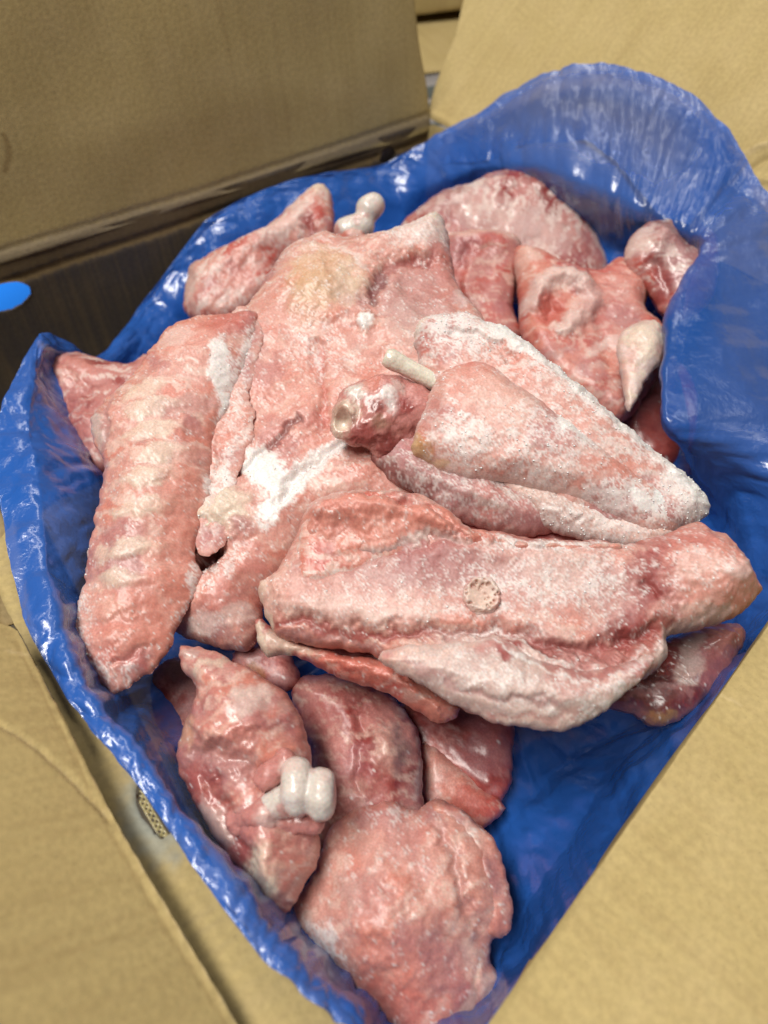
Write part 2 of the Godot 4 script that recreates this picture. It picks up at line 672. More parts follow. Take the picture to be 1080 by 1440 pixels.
func capsule(p: Vector3, r: Array) -> float:
	var a := Vector3(r[0], r[1], r[2])
	var ab := Vector3(r[3], r[4], r[5]) - a
	var t := clampf((p - a).dot(ab) / maxf(ab.length_squared(), 1e-6), 0.0, 1.0)
	return p.distance_to(a + ab * t) - lerpf(r[6], r[7], t)

# A sheet of film lofted through stations; each station is a run of points [x, y, z, ...] in millimetres, alpha per station point.
func film(parent: Node3D, called: String, stations: Array, clear: Array, closed: bool, su: int, sv: int, crumple: float, fold: float, sd: float) -> MeshInstance3D:
	var ns := stations.size()
	var np: int = stations[0].size() / 3
	var segs := ns if closed else ns - 1
	var cols_n := segs * su + 1
	var rows_n := (np - 1) * sv + 1
	var grid := PackedVector3Array()
	grid.resize(cols_n * rows_n)
	var tint := PackedColorArray()
	tint.resize(cols_n * rows_n)
	var at := func(i: int, j: int) -> Vector3:
		i = posmod(i, ns) if closed else clampi(i, 0, ns - 1)
		j = clampi(j, 0, np - 1)
		return Vector3(stations[i][j * 3], stations[i][j * 3 + 1], stations[i][j * 3 + 2]) * 0.001
	for ci in cols_n:
		var i := mini(ci / su, segs - 1)
		var fi := float(ci - i * su) / su
		for rj in rows_n:
			var j := mini(rj / sv, np - 2)
			var fj := float(rj - j * sv) / sv
			var q := []
			for a in range(-1, 3):
				var p0: Vector3 = at.call(i + a, j - 1)
				var p1: Vector3 = at.call(i + a, j)
				var p2: Vector3 = at.call(i + a, j + 1)
				var p3: Vector3 = at.call(i + a, j + 2)
				q.append(p1.lerp(p2, fj).lerp(p1.cubic_interpolate(p2, p0, p3, fj), 0.62))
			grid[ci * rows_n + rj] = q[1].lerp(q[2], fi).lerp(q[1].cubic_interpolate(q[2], q[0], q[3], fi), 0.6)
			var i2 := posmod(i + 1, ns)
			var al := lerpf(lerpf(clear[i][j], clear[i][j + 1], fj), lerpf(clear[i2][j], clear[i2][j + 1], fj), fi)
			tint[ci * rows_n + rj] = Color(0.02, 0.11, 0.45, al)
	var moved := grid.duplicate()
	var rng := RandomNumberGenerator.new()
	rng.seed = 19 + int(sd)
	var creases := []
	for c in 13:
		var dir := Vector3(rng.randfn(), rng.randfn() * 0.7, rng.randfn()).normalized()
		var freq := rng.randf_range(10.0, 20.0) if c < 5 else rng.randf_range(30.0, 80.0)
		creases.append([dir, freq, rng.randf() * 10.0, (26.0 if c < 5 else 17.0) / freq])
	var norms := PackedVector3Array()
	norms.resize(grid.size())
	for pass_n in 2:
		for ci in cols_n:
			for rj in rows_n:
				var k := ci * rows_n + rj
				var c1 := ci + 1
				var c0 := ci - 1
				if closed:
					c1 = 1 if ci == cols_n - 1 else c1
					c0 = cols_n - 2 if ci == 0 else c0
				else:
					c1 = mini(c1, cols_n - 1)
					c0 = maxi(c0, 0)
				var src := grid if pass_n == 0 else moved
				var nn := (src[c1 * rows_n + rj] - src[c0 * rows_n + rj]).cross(src[ci * rows_n + mini(rj + 1, rows_n - 1)] - src[ci * rows_n + maxi(rj - 1, 0)])
				norms[k] = nn.normalized() if nn.length_squared() > 1e-18 else Vector3.UP
		if pass_n == 0:
			for ci in cols_n:
				var ang := TAU * ci / (cols_n - 1.0)
				for rj in rows_n:
					var k := ci * rows_n + rj
					var p := grid[k]
					var along := float(rj) / sv
					var w := fold * nr.get_noise_3d(cos(ang) * 7.0 + sd if closed else ci * 7.0 / su / 4.0, sin(ang) * 7.0 if closed else sd, along * 0.35)
					var q := p + Vector3(n1.get_noise_3dv(p * 11.0), n1.get_noise_3dv(p * 11.0 + Vector3.ONE * 7.0), n1.get_noise_3dv(p * 11.0 - Vector3.ONE * 5.0)) * 0.010
					for c in creases:
						var ph: float = q.dot(c[0]) * c[1] + c[2]
						var tri := absf(ph - floorf(ph) - 0.5) * 2.0
						w -= crumple * c[3] * tri * smoothstep(-0.25, 0.45, n1.get_noise_3dv(p * 9.0 + Vector3.ONE * c[2] * 5.0))
					moved[k] = p + norms[k] * w * 0.001
	var idx := PackedInt32Array()
	for ci in cols_n - 1:
		for rj in rows_n - 1:
			var a := ci * rows_n + rj
			idx.append_array([a, a + 1, a + rows_n, a + 1, a + rows_n + 1, a + rows_n])
	for k in moved.size():
		moved[k] -= parent.position
	var arrays := []
	arrays.resize(Mesh.ARRAY_MAX)
	arrays[Mesh.ARRAY_VERTEX] = moved
	arrays[Mesh.ARRAY_NORMAL] = norms
	arrays[Mesh.ARRAY_COLOR] = tint
	arrays[Mesh.ARRAY_INDEX] = idx
	var mesh := ArrayMesh.new()
	mesh.add_surface_from_arrays(Mesh.PRIMITIVE_TRIANGLES, arrays)
	return put(parent, called, mesh, M.film)

func _ready() -> void:
	# camera: a phone held over the carton, looking down into it
	var camera := Camera3D.new()
	camera.name = "camera"
	var lens := CameraAttributesPhysical.new()
	lens.frustum_focal_length = 17.500
	lens.exposure_aperture = 4.2
	lens.frustum_focus_distance = 0.35
	lens.frustum_near = 0.01
	lens.frustum_far = 50.0
	camera.attributes = lens
	camera.fov = 68.878
	camera.near = 0.01
	camera.far = 50.0
	add_child(camera)
	camera.look_at_from_position(Vector3(0, 0.280, 0), Vector3(0, -0.4860, -0.6428))
	camera.current = true
	# the air of the room: a dim, even surround
	var world := WorldEnvironment.new()
	var env := Environment.new()
	env.background_mode = Environment.BG_COLOR
	env.background_color = Color(0.20, 0.20, 0.21)
	env.tonemap_mode = Environment.TONE_MAPPER_LINEAR
	env.tonemap_exposure = 1.0
	env.sdfgi_enabled = true
	env.ssao_enabled = true
	env.ssil_enabled = true
	world.environment = env
	add_child(world)
	# ceiling lamps: two rows of tubes, well above and beyond the carton
	for lamp in [[-0.52, 1.72, 0.08, 0.34, 1.20, 5.0], [0.75, 1.75, -0.60, 0.22, 1.2, 0.5], [-0.2, 1.75, -1.5, 0.22, 1.2, 0.9]]:
		var tube := AreaLight3D.new()
		tube.name = "ceiling_lamp"
		tube.area_size = Vector2(lamp[3], lamp[4])
		tube.light_energy = lamp[5]
		tube.light_color = Color(1.0, 0.98, 0.95)
		tube.shadow_enabled = true
		tube.area_range = 6.0
		add_child(tube, true)
		tube.look_at_from_position(Vector3(lamp[0], lamp[1], lamp[2]), Vector3(0.0, 0.0, -0.25), Vector3(0.3, 0, 1))
	setup_noise()
	make_materials()
	var grit := SphereMesh.new()
	grit.radius = 1.0
	grit.height = 2.0
	grit.radial_segments = 5
	grit.rings = 2
	M.crystal_mesh = grit
	var ground := thing("floor", Vector3(0, -0.252, 0), "grey concrete floor under the carton", "floor")
	ground.set_meta("kind", "structure")
	var sheet := BoxMesh.new()
	sheet.size = Vector3(3, 0.02, 3)
	put(ground, "concrete", sheet, M.floor)
	var carton := thing("cardboard_carton", Vector3(0.0127, -0.2400, -0.3582), "open brown cardboard carton with all four flaps folded out", "carton")
	slab(carton, "base", {"o": Vector3(0.0127, -0.2250, -0.3582), "u": Vector3(1.0000, 0.0000, 0.0000), "n": Vector3(0.0000, 1.0000, 0.0000),
		"p": [26.5, 322.7, -319.7, 68.0, -20.5, -373.7, 313.7, -17.0],
		"st": 4, "sd": 1, "board": true, "warp": 0.35, "t": 0.3, "b": 3.6, "w": 1.6, "pw": 2.5, "rag": 0.25, "tone": ["kraft", "kraft_dark", "kraft_light"], "big": 1.2, "mid": 0.12}, M.kraft)
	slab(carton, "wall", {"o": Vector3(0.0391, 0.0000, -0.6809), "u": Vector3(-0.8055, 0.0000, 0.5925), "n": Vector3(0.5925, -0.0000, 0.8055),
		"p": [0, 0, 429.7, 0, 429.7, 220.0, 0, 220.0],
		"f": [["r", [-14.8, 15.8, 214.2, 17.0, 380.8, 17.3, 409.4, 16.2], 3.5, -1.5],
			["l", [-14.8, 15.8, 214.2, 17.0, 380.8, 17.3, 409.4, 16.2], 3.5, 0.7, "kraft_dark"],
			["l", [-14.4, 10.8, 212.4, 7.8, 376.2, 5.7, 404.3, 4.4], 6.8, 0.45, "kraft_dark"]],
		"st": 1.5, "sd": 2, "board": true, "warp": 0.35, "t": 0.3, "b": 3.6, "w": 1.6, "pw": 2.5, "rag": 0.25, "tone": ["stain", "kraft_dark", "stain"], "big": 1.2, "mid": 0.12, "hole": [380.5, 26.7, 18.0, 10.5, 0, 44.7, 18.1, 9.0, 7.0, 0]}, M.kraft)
	slab(carton, "wall", {"o": Vector3(0.0391, 0.0000, -0.6809), "u": Vector3(0.6457, 0.0000, 0.7636), "n": Vector3(-0.7636, 0.0000, 0.6457),
		"p": [0, 0, 444.9, 0, 444.9, -220.0, 0, -220.0],
		"st": 3.5, "sd": 3, "board": true, "warp": 0.35, "t": 0.3, "b": 3.6, "w": 1.6, "pw": 2.5, "rag": 0.25, "tone": ["kraft", "kraft_dark", "kraft_light"], "big": 1.2, "mid": 0.12}, M.kraft)
	slab(carton, "wall", {"o": Vector3(-0.0078, 0.0000, 0.0155), "u": Vector3(0.6837, 0.0000, -0.7298), "n": Vector3(-0.7298, 0.0000, -0.6837),
		"p": [0, 0, 488.8, 0, 488.8, 220.0, 0, 220.0],
		"st": 3.5, "sd": 4, "board": true, "warp": 0.35, "t": 0.3, "b": 3.6, "w": 1.6, "pw": 2.5, "rag": 0.25, "tone": ["kraft", "kraft_dark", "kraft_light"], "big": 1.2, "mid": 0.12}, M.kraft)
	slab(carton, "wall", {"o": Vector3(-0.0969, -0.0010, -0.0873), "u": Vector3(0.5608, 0.0000, 0.8279), "n": Vector3(0.2493, 0.9536, -0.1689),
		"p": [-145.4, -6.9, -110.5, -6.6, -100.0, -5.2, 0, 0, 78.0, 9.2, 102.3, 12.3, 121.3, 42.2, 97.5, 41.8, 69.9, 29.2, 32.8, 23.6, -12.9, 16.6, -59.2, 7.4, -111.3, 7.8, -174.2, 15.0],
		"f": [["c", 3.3, 12.0, 0.0, 11.4, 18.9, 0.0, 0.65, "slate"],
			["c", 0.8, 13.0, -0.0, 7.6, 11.1, -0.0, 0.5, "slate"]],
		"st": 1.5, "sd": 5, "board": true, "warp": 0.35, "t": 0.3, "b": 3.6, "w": 1.6, "pw": 2.5, "rag": 0.25, "tone": ["kraft", "damp", "kraft"], "big": 1.2, "mid": 0.12, "hole": [1.0, 13.5, 13.0, 5.0, 0.1]}, M.kraft)
	blob(carton, "fluted_edge", Vector3(-0.0863, -0.0074, -0.0933), Vector3(0.6237, -0.0247, 0.7812), Vector3(0.2493, 0.9536, -0.1689), [[-11.0, 0, 0.2, -9.7, 0, 1.6, 0.42, 0.42], [-9.7, 0, 1.6, -8.4, 0, 0.2, 0.42, 0.42], [-8.4, 0, 0.2, -7.1, 0, 1.6, 0.42, 0.42], [-7.1, 0, 1.6, -5.8, 0, 0.2, 0.42, 0.42], [-5.8, 0, 0.2, -4.5, 0, 1.6, 0.42, 0.42], [-4.5, 0, 1.6, -3.2, 0, 0.2, 0.42, 0.42], [-3.2, 0, 0.2, -1.9, 0, 1.6, 0.42, 0.42], [-1.9, 0, 1.6, -0.6, 0, 0.2, 0.42, 0.42], [-0.6, 0, 0.2, 0.7, 0, 1.6, 0.42, 0.42], [0.7, 0, 1.6, 2.0, 0, 0.2, 0.42, 0.42], [2.0, 0, 0.2, 3.3, 0, 1.6, 0.42, 0.42], [3.3, 0, 1.6, 4.6, 0, 0.2, 0.42, 0.42], [4.6, 0, 0.2, 5.9, 0, 1.6, 0.42, 0.42], [5.9, 0, 1.6, 7.2, 0, 0.2, 0.42, 0.42], [7.2, 0, 0.2, 8.5, 0, 1.6, 0.42, 0.42], [8.5, 0, 1.6, 9.8, 0, 0.2, 0.42, 0.42], [9.8, 0, 0.2, 11.1, 0, 1.6, 0.42, 0.42], [-11, 0, -0.3, 11, 0, -0.3, 0.45, 0.45], [-11, 0, 2.2, 11, 0, 2.2, 0.45, 0.45]], [], [[0,0,0,14,"kraft_light",.3]], "kraft", 0.45, 0.4, 0.2, M.bone)
	slab(carton, "flap", {"o": Vector3(0.0391, 0.0000, -0.6809), "u": Vector3(-0.8055, 0.0000, 0.5925), "n": Vector3(0.5893, 0.1045, 0.8011),
		"p": [1.6, -28.4, 8.8, -61.1, 15.3, -122.7, 393.8, -173.9, 489.5, 0.6, 431.4, 3.5, 375.1, 2.7, 211.9, 4.3, -2.2, 8.7],
		"f": [["c", 260.5, -28.6, -196.7, -0.7, -0.7, 29.6, 0.25, "kraft_dark"],
			["r", [-0.9, -5.5, 210.0, -3.3, 371.3, -6.2, 427.0, -5.6], 2.3, -1.0],
			["l", [-0.8, -1.0, 211.3, 1.8, 373.2, -1.8], 5.0, 0.8, "damp"],
			["l", [-1.0, -6.7, 209.5, -5.3, 370.4, -8.5], 1.7, 0.5, "kraft_light"],
			["l", [341.0, -72.4, 342.2, -62.0, 348.0, -52.5], 2.1, 0.7, "kraft_dark"]],
		"st": 1.6, "sd": 6, "board": true, "warp": 0.35, "t": 0.3, "b": 3.6, "w": 1.6, "pw": 2.5, "rag": 0.25, "tone": ["kraft", "kraft_dark", "kraft_light"], "big": 1.2, "mid": 0.12}, M.kraft)
	slab(carton, "flap", {"o": Vector3(0.0391, 0.0000, -0.6809), "u": Vector3(0.6457, 0.0000, 0.7636), "n": Vector3(-0.5109, 0.7431, 0.4321),
		"p": [-4.8, 2.4, -16.2, 28.6, -27.9, 72.1, -62.4, 142.5, 312.9, 227.6, 498.9, 14.8, 444.9, 0],
		"f": [["r", [258.9, 65.8, 263.0, 75.0, 273.0, 83.1], 3.4, 2.5],
			["r", [269.6, 60.3, 274.5, 70.4, 282.6, 77.3], 2.9, -3.0],
			["r", [271.9, 55.8, 285.8, 58.8, 295.3, 60.1], 2.8, 2.5],
			["l", [261.0, 66.6, 266.8, 77.0, 278.0, 83.4], 1.9, 0.6, "kraft_light"],
			["r", [-5.9, 6.8, 28.9, 5.1, 82.8, 1.0], 2.8, 1.5]],
		"st": 1.6, "sd": 7, "board": true, "warp": 0.35, "t": 0.3, "b": 3.6, "w": 1.6, "pw": 2.5, "rag": 0.25, "tone": ["kraft", "kraft_dark", "kraft_light"], "big": 1.2, "mid": 0.12}, M.kraft)
	slab(carton, "flap", {"o": Vector3(-0.3070, 0.0000, -0.4262), "u": Vector3(0.5608, 0.0000, 0.8279), "n": Vector3(0.5751, 0.7193, -0.3896),
		"p": [306.4, -75.0, 308.1, -32.6, 311.2, -26.6, 405.2, -20.1, 478.6, -9.3, 501.5, -5.4, 457.1, -101.8],
		"f": [["r", [356.8, -49.0, 372.5, -36.1, 400.4, -22.3, 406.7, -19.9], 1.1, -1.2],
			["l", [357.7, -49.2, 373.4, -36.4, 401.2, -22.6], 0.8, 0.55, "kraft_light"],
			["r", [313.5, -26.1, 404.7, -19.9, 478.2, -9.1], 1.4, 1.3],
			["l", [313.5, -25.5, 403.9, -19.5, 478.2, -9.1], 0.8, 0.55, "kraft_light"],
			["l", [317.5, -29.6, 407.2, -23.7, 479.0, -12.4], 0.8, 0.35, "kraft_dark"],
			["l", [425.1, -66.1, 423.7, -31.8, 427.0, -5.6], 0.7, 0.25, "kraft_dark"],
			["l", [440.1, -70.4, 440.7, -38.7, 444.8, -11.8], 0.7, 0.2, "kraft_dark"],
			["l", [323.2, -34.1, 327.2, -24.0, 336.7, -21.3], 1.0, 0.5, "kraft_light"]],
		"st": 1.2, "sd": 8, "board": true, "warp": 0.35, "t": 0.3, "b": 3.6, "w": 1.6, "pw": 2.5, "rag": 0.25, "tone": ["kraft", "kraft_dark", "kraft"], "big": 1.2, "mid": 0.12}, M.kraft)
	slab(carton, "flap", {"o": Vector3(-0.0078, 0.0000, 0.0155), "u": Vector3(0.6837, 0.0000, -0.7298), "n": Vector3(0.0382, 0.9986, 0.0358),
		"p": [48.7, -0.7, 59.2, -0.6, 140.9, -0.4, 255.0, -0.2, 308.1, 0.1, 296.8, -52.8, 131.9, -108.5, 30.0, 0.3],
		"f": [["r", [210.8, 0.6, 212.6, -8.0, 217.5, -16.4], 0.9, -0.4],
			["l", [210.8, 0.6, 212.6, -8.0], 0.8, 0.5, "kraft_light"]],
		"st": 1.1, "sd": 9, "board": true, "warp": 0.35, "t": 0.3, "b": 3.6, "w": 2.2, "pw": 2.5, "rag": 0.25, "tone": ["kraft", "kraft_dark", "kraft_light"], "big": 1.2, "mid": 0.12}, M.kraft)
	slab(carton, "corner_tab", {"o": Vector3(-0.1771, -0.0060, -0.2051), "u": Vector3(0.7720, -0.6320, 0.0672), "n": Vector3(0.6356, 0.7677, -0.0816),
		"p": [-55.2, 63.4, -21.0, 39.9, -7.7, 21.0, 8.7, -8.4, 16.0, -22.3, 8.1, -30.9, -12.3, -40.8],
		"f": [["l", [-17.8, 37.0, -3.3, 7.2, 9.6, -24.6], 3.3, 0.5, "kraft_light"],
			["l", [-11.9, 30.7, 2.8, 1.6, 14.1, -22.4], 1.8, 0.6, "kraft_dark"]],
		"st": 1.2, "sd": 10, "board": true, "warp": 0.35, "t": 0.3, "b": 3.6, "w": 1.6, "pw": 2.5, "rag": 0.25, "tone": ["kraft_dark", "kraft", "damp"], "big": 1.2, "mid": 0.12}, M.kraft)
	var carton_under := thing("cardboard_carton", Vector3(0.0562, -0.2400, -0.9000), "closed brown carton with a white printed label behind the open carton", "carton", "cartons stored behind")
	slab(carton_under, "front_panel", {"o": Vector3(0.0562, -0.0355, -0.9000), "u": Vector3(0.9397, 0.0000, -0.3420), "n": Vector3(0.3420, 0.0000, 0.9397),
		"p": [-160.0, -204.5, 220.0, -204.5, 220.0, -1.0, -160.0, -1.0],
		"st": 3, "sd": 21, "board": true, "warp": 0.35, "t": 0.3, "b": 3.6, "w": 1.6, "pw": 2.5, "rag": 0.25, "tone": ["kraft", "kraft_dark", "kraft_light"], "big": 1.2, "mid": 0.12}, M.kraft)
	slab(carton_under, "top_panel", {"o": Vector3(0.0562, -0.0373, -0.9000), "u": Vector3(0.9397, 0.0000, -0.3420), "n": Vector3(0.0000, 1.0000, 0.0000),
		"p": [-160.0, -3.0, 220.0, -3.0, 220.0, 300.0, -160.0, 300.0],
		"st": 3, "sd": 22, "board": true, "warp": 0.35, "t": 0.3, "b": 3.6, "w": 1.6, "pw": 2.5, "rag": 0.25, "tone": ["kraft", "kraft_dark", "kraft_light"], "big": 1.2, "mid": 0.12}, M.kraft)
	slab(carton_under, "side_panel", {"o": Vector3(-0.0941, -0.0355, -0.8453), "u": Vector3(0.3420, 0.0000, 0.9397), "n": Vector3(-0.9397, -0.0000, 0.3420),
		"p": [-3.0, -204.5, -300.0, -204.5, -300.0, -4.0, -3.0, -4.0],
		"st": 4, "sd": 22.84, "board": true, "warp": 0.35, "t": 0.3, "b": 3.6, "w": 1.6, "pw": 2.5, "rag": 0.25, "tone": ["kraft", "kraft_dark", "kraft_light"], "big": 1.2, "mid": 0.12}, M.kraft)
	slab(carton_under, "side_panel", {"o": Vector3(0.2630, -0.0355, -0.9752), "u": Vector3(0.3420, 0.0000, 0.9397), "n": Vector3(0.9397, 0.0000, -0.3420),
		"p": [-3.0, 204.5, -300.0, 204.5, -300.0, 4.0, -3.0, 4.0],
		"st": 4, "sd": 23.22, "board": true, "warp": 0.35, "t": 0.3, "b": 3.6, "w": 1.6, "pw": 2.5, "rag": 0.25, "tone": ["kraft", "kraft_dark", "kraft_light"], "big": 1.2, "mid": 0.12}, M.kraft)
	slab(carton_under, "label", {"o": Vector3(0.0565, -0.0355, -0.8992), "u": Vector3(0.9397, 0.0000, -0.3420), "n": Vector3(0.3420, 0.0000, 0.9397),
		"p": [-70.0, -85.0, 50.0, -85.0, 50.0, -2.0, -70.0, -2.0],
		"st": 1, "sd": 24, "board": true, "warp": 0.35, "t": 0.2, "b": 0.2, "w": 0.3, "pw": 2.5, "rag": 0.25, "tone": ["frost", "frost", "frost"], "big": 0.0, "mid": 0}, M.kraft)
	slab(carton_under, "printed_line", {"o": Vector3(0.0565, -0.0355, -0.8992), "u": Vector3(0.9397, 0.0000, -0.3420), "n": Vector3(0.3420, 0.0000, 0.9397),
		"p": [-60.0, -30.0, 45.0, -30.0, 45.0, -16.0, -60.0, -16.0],
		"st": 1, "sd": 25, "board": true, "warp": 0.35, "t": 0.35, "b": 0.1, "w": 0.3, "pw": 2.5, "rag": 0.25, "tone": ["slate", "slate", "slate"], "big": 0, "mid": 0}, M.kraft)
	slab(carton_under, "printed_line", {"o": Vector3(0.0565, -0.0355, -0.8992), "u": Vector3(0.9397, 0.0000, -0.3420), "n": Vector3(0.3420, 0.0000, 0.9397),
		"p": [-30.0, -39.0, 10.0, -39.0, 10.0, -34.0, -30.0, -34.0],
		"st": 1, "sd": 26, "board": true, "warp": 0.35, "t": 0.35, "b": 0.1, "w": 0.3, "pw": 2.5, "rag": 0.25, "tone": ["slate", "slate", "slate"], "big": 0, "mid": 0}, M.kraft)
	slab(carton_under, "printed_line", {"o": Vector3(0.0565, -0.0355, -0.8992), "u": Vector3(0.9397, 0.0000, -0.3420), "n": Vector3(0.3420, 0.0000, 0.9397),
		"p": [-60.0, -50.0, 30.0, -50.0, 30.0, -44.0, -60.0, -44.0],
		"st": 1, "sd": 27, "board": true, "warp": 0.35, "t": 0.35, "b": 0.1, "w": 0.3, "pw": 2.5, "rag": 0.25, "tone": ["slate", "slate", "slate"], "big": 0, "mid": 0}, M.kraft)
	slab(carton_under, "printed_line", {"o": Vector3(0.0565, -0.0355, -0.8992), "u": Vector3(0.9397, 0.0000, -0.3420), "n": Vector3(0.3420, 0.0000, 0.9397),
		"p": [-50.0, -61.0, 40.0, -61.0, 40.0, -56.0, -50.0, -56.0],
		"st": 1, "sd": 28, "board": true, "warp": 0.35, "t": 0.35, "b": 0.1, "w": 0.3, "pw": 2.5, "rag": 0.25, "tone": ["slate", "slate", "slate"], "big": 0, "mid": 0}, M.kraft)
	var carton_upper := thing("cardboard_carton", Vector3(0.0673, -0.0295, -1.0523), "brown carton on top of the white labelled carton, set back from its edge", "carton", "cartons stored behind")
	slab(carton_upper, "front_panel", {"o": Vector3(0.0673, -0.0355, -1.0523), "u": Vector3(0.9397, 0.0000, -0.3420), "n": Vector3(0.3420, 0.0000, 0.9397),
		"p": [-200.0, 10.0, 200.0, 10.0, 200.0, 260.0, -200.0, 260.0],
		"st": 3, "sd": 31, "board": true, "warp": 0.35, "t": 0.3, "b": 3.6, "w": 1.6, "pw": 2.5, "rag": 0.25, "tone": ["kraft", "kraft_dark", "kraft_light"], "big": 1.2, "mid": 0.12}, M.kraft)
	slab(carton_upper, "side_panel", {"o": Vector3(-0.1206, -0.0355, -0.9839), "u": Vector3(0.3420, 0.0000, 0.9397), "n": Vector3(-0.9397, -0.0000, 0.3420),
		"p": [-3.0, 10.0, -260.0, 10.0, -260.0, 260.0, -3.0, 260.0],
		"st": 4, "sd": 31.8, "board": true, "warp": 0.35, "t": 0.3, "b": 3.6, "w": 1.6, "pw": 2.5, "rag": 0.25, "tone": ["kraft", "kraft_dark", "kraft_light"], "big": 1.2, "mid": 0.12}, M.kraft)
	slab(carton_upper, "side_panel", {"o": Vector3(0.2553, -0.0355, -1.1207), "u": Vector3(0.3420, 0.0000, 0.9397), "n": Vector3(0.9397, 0.0000, -0.3420),
		"p": [-3.0, -10.0, -260.0, -10.0, -260.0, -260.0, -3.0, -260.0],
		"st": 4, "sd": 32.2, "board": true, "warp": 0.35, "t": 0.3, "b": 3.6, "w": 1.6, "pw": 2.5, "rag": 0.25, "tone": ["kraft", "kraft_dark", "kraft_light"], "big": 1.2, "mid": 0.12}, M.kraft)
	slab(carton_upper, "bottom_panel", {"o": Vector3(0.0673, -0.0265, -1.0523), "u": Vector3(0.9397, 0.0000, -0.3420), "n": Vector3(-0.0000, -1.0000, -0.0000),
		"p": [-200.0, -6.0, 200.0, -6.0, 200.0, -260.0, -200.0, -260.0],
		"st": 4, "sd": 34, "board": true, "warp": 0.35, "t": 0.3, "b": 3.6, "w": 1.6, "pw": 2.5, "rag": 0.25, "tone": ["kraft", "kraft_dark", "kraft_light"], "big": 1.2, "mid": 0.12}, M.kraft)
	var crate := thing("plastic_crate", Vector3(-0.3109, -0.2400, -0.5297), "bright blue plastic crate seen through the hand hole of the back wall", "crate")
	slab(crate, "lid", {"o": Vector3(-0.3109, -0.0767, -0.5297), "u": Vector3(-0.8055, 0.0000, 0.5925), "n": Vector3(0.0000, 1.0000, 0.0000),
		"p": [-150.0, 65.6, 200.0, 65.6, 200.0, -250.0, -150.0, -250.0],
		"st": 3, "sd": 36, "board": true, "warp": 0.35, "t": 2, "b": 4, "w": 4, "pw": 2.5, "rag": 0.25, "tone": ["frost", "frost", "frost"], "big": 1.2, "mid": 0.12}, M.plastic)
	slab(crate, "wall", {"o": Vector3(-0.2756, -0.0767, -0.4817), "u": Vector3(-0.8055, 0.0000, 0.5925), "n": Vector3(0.5925, -0.0000, 0.8055),
		"p": [-145.0, 163.3, 195.0, 163.3, 195.0, 5.0, -145.0, 5.0],
		"st": 3, "sd": 37, "board": true, "warp": 0.35, "t": 0.3, "b": 3, "w": 1.6, "pw": 2.5, "rag": 0.25, "tone": ["frost", "frost", "frost"], "big": 1.2, "mid": 0.12}, M.plastic)
	var pap := thing("paper_sheet", Vector3(-0.0040, -0.0681, -0.6640), "scrap of pale paper showing through the slot in the back corner", "paper")
	slab(pap, "sheet", {"o": Vector3(-0.0040, -0.0181, -0.6640), "u": Vector3(-0.8055, 0.0000, 0.5925), "n": Vector3(0.5925, -0.0000, 0.8055),
		"p": [-30.0, 50.0, 40.0, 50.0, 40.0, -30.0, -30.0, -30.0],
		"st": 2, "sd": 38, "board": true, "warp": 0.35, "t": 0.2, "b": 0.2, "w": 0.4, "pw": 2.5, "rag": 0.25, "tone": ["frost", "bone", "frost"], "big": 0.8, "mid": 0.12}, M.kraft)
	var bag := thing("bag_liner", Vector3(0.0127, -0.2280, -0.3582), "crumpled translucent blue plastic bag lining the carton", "bag")
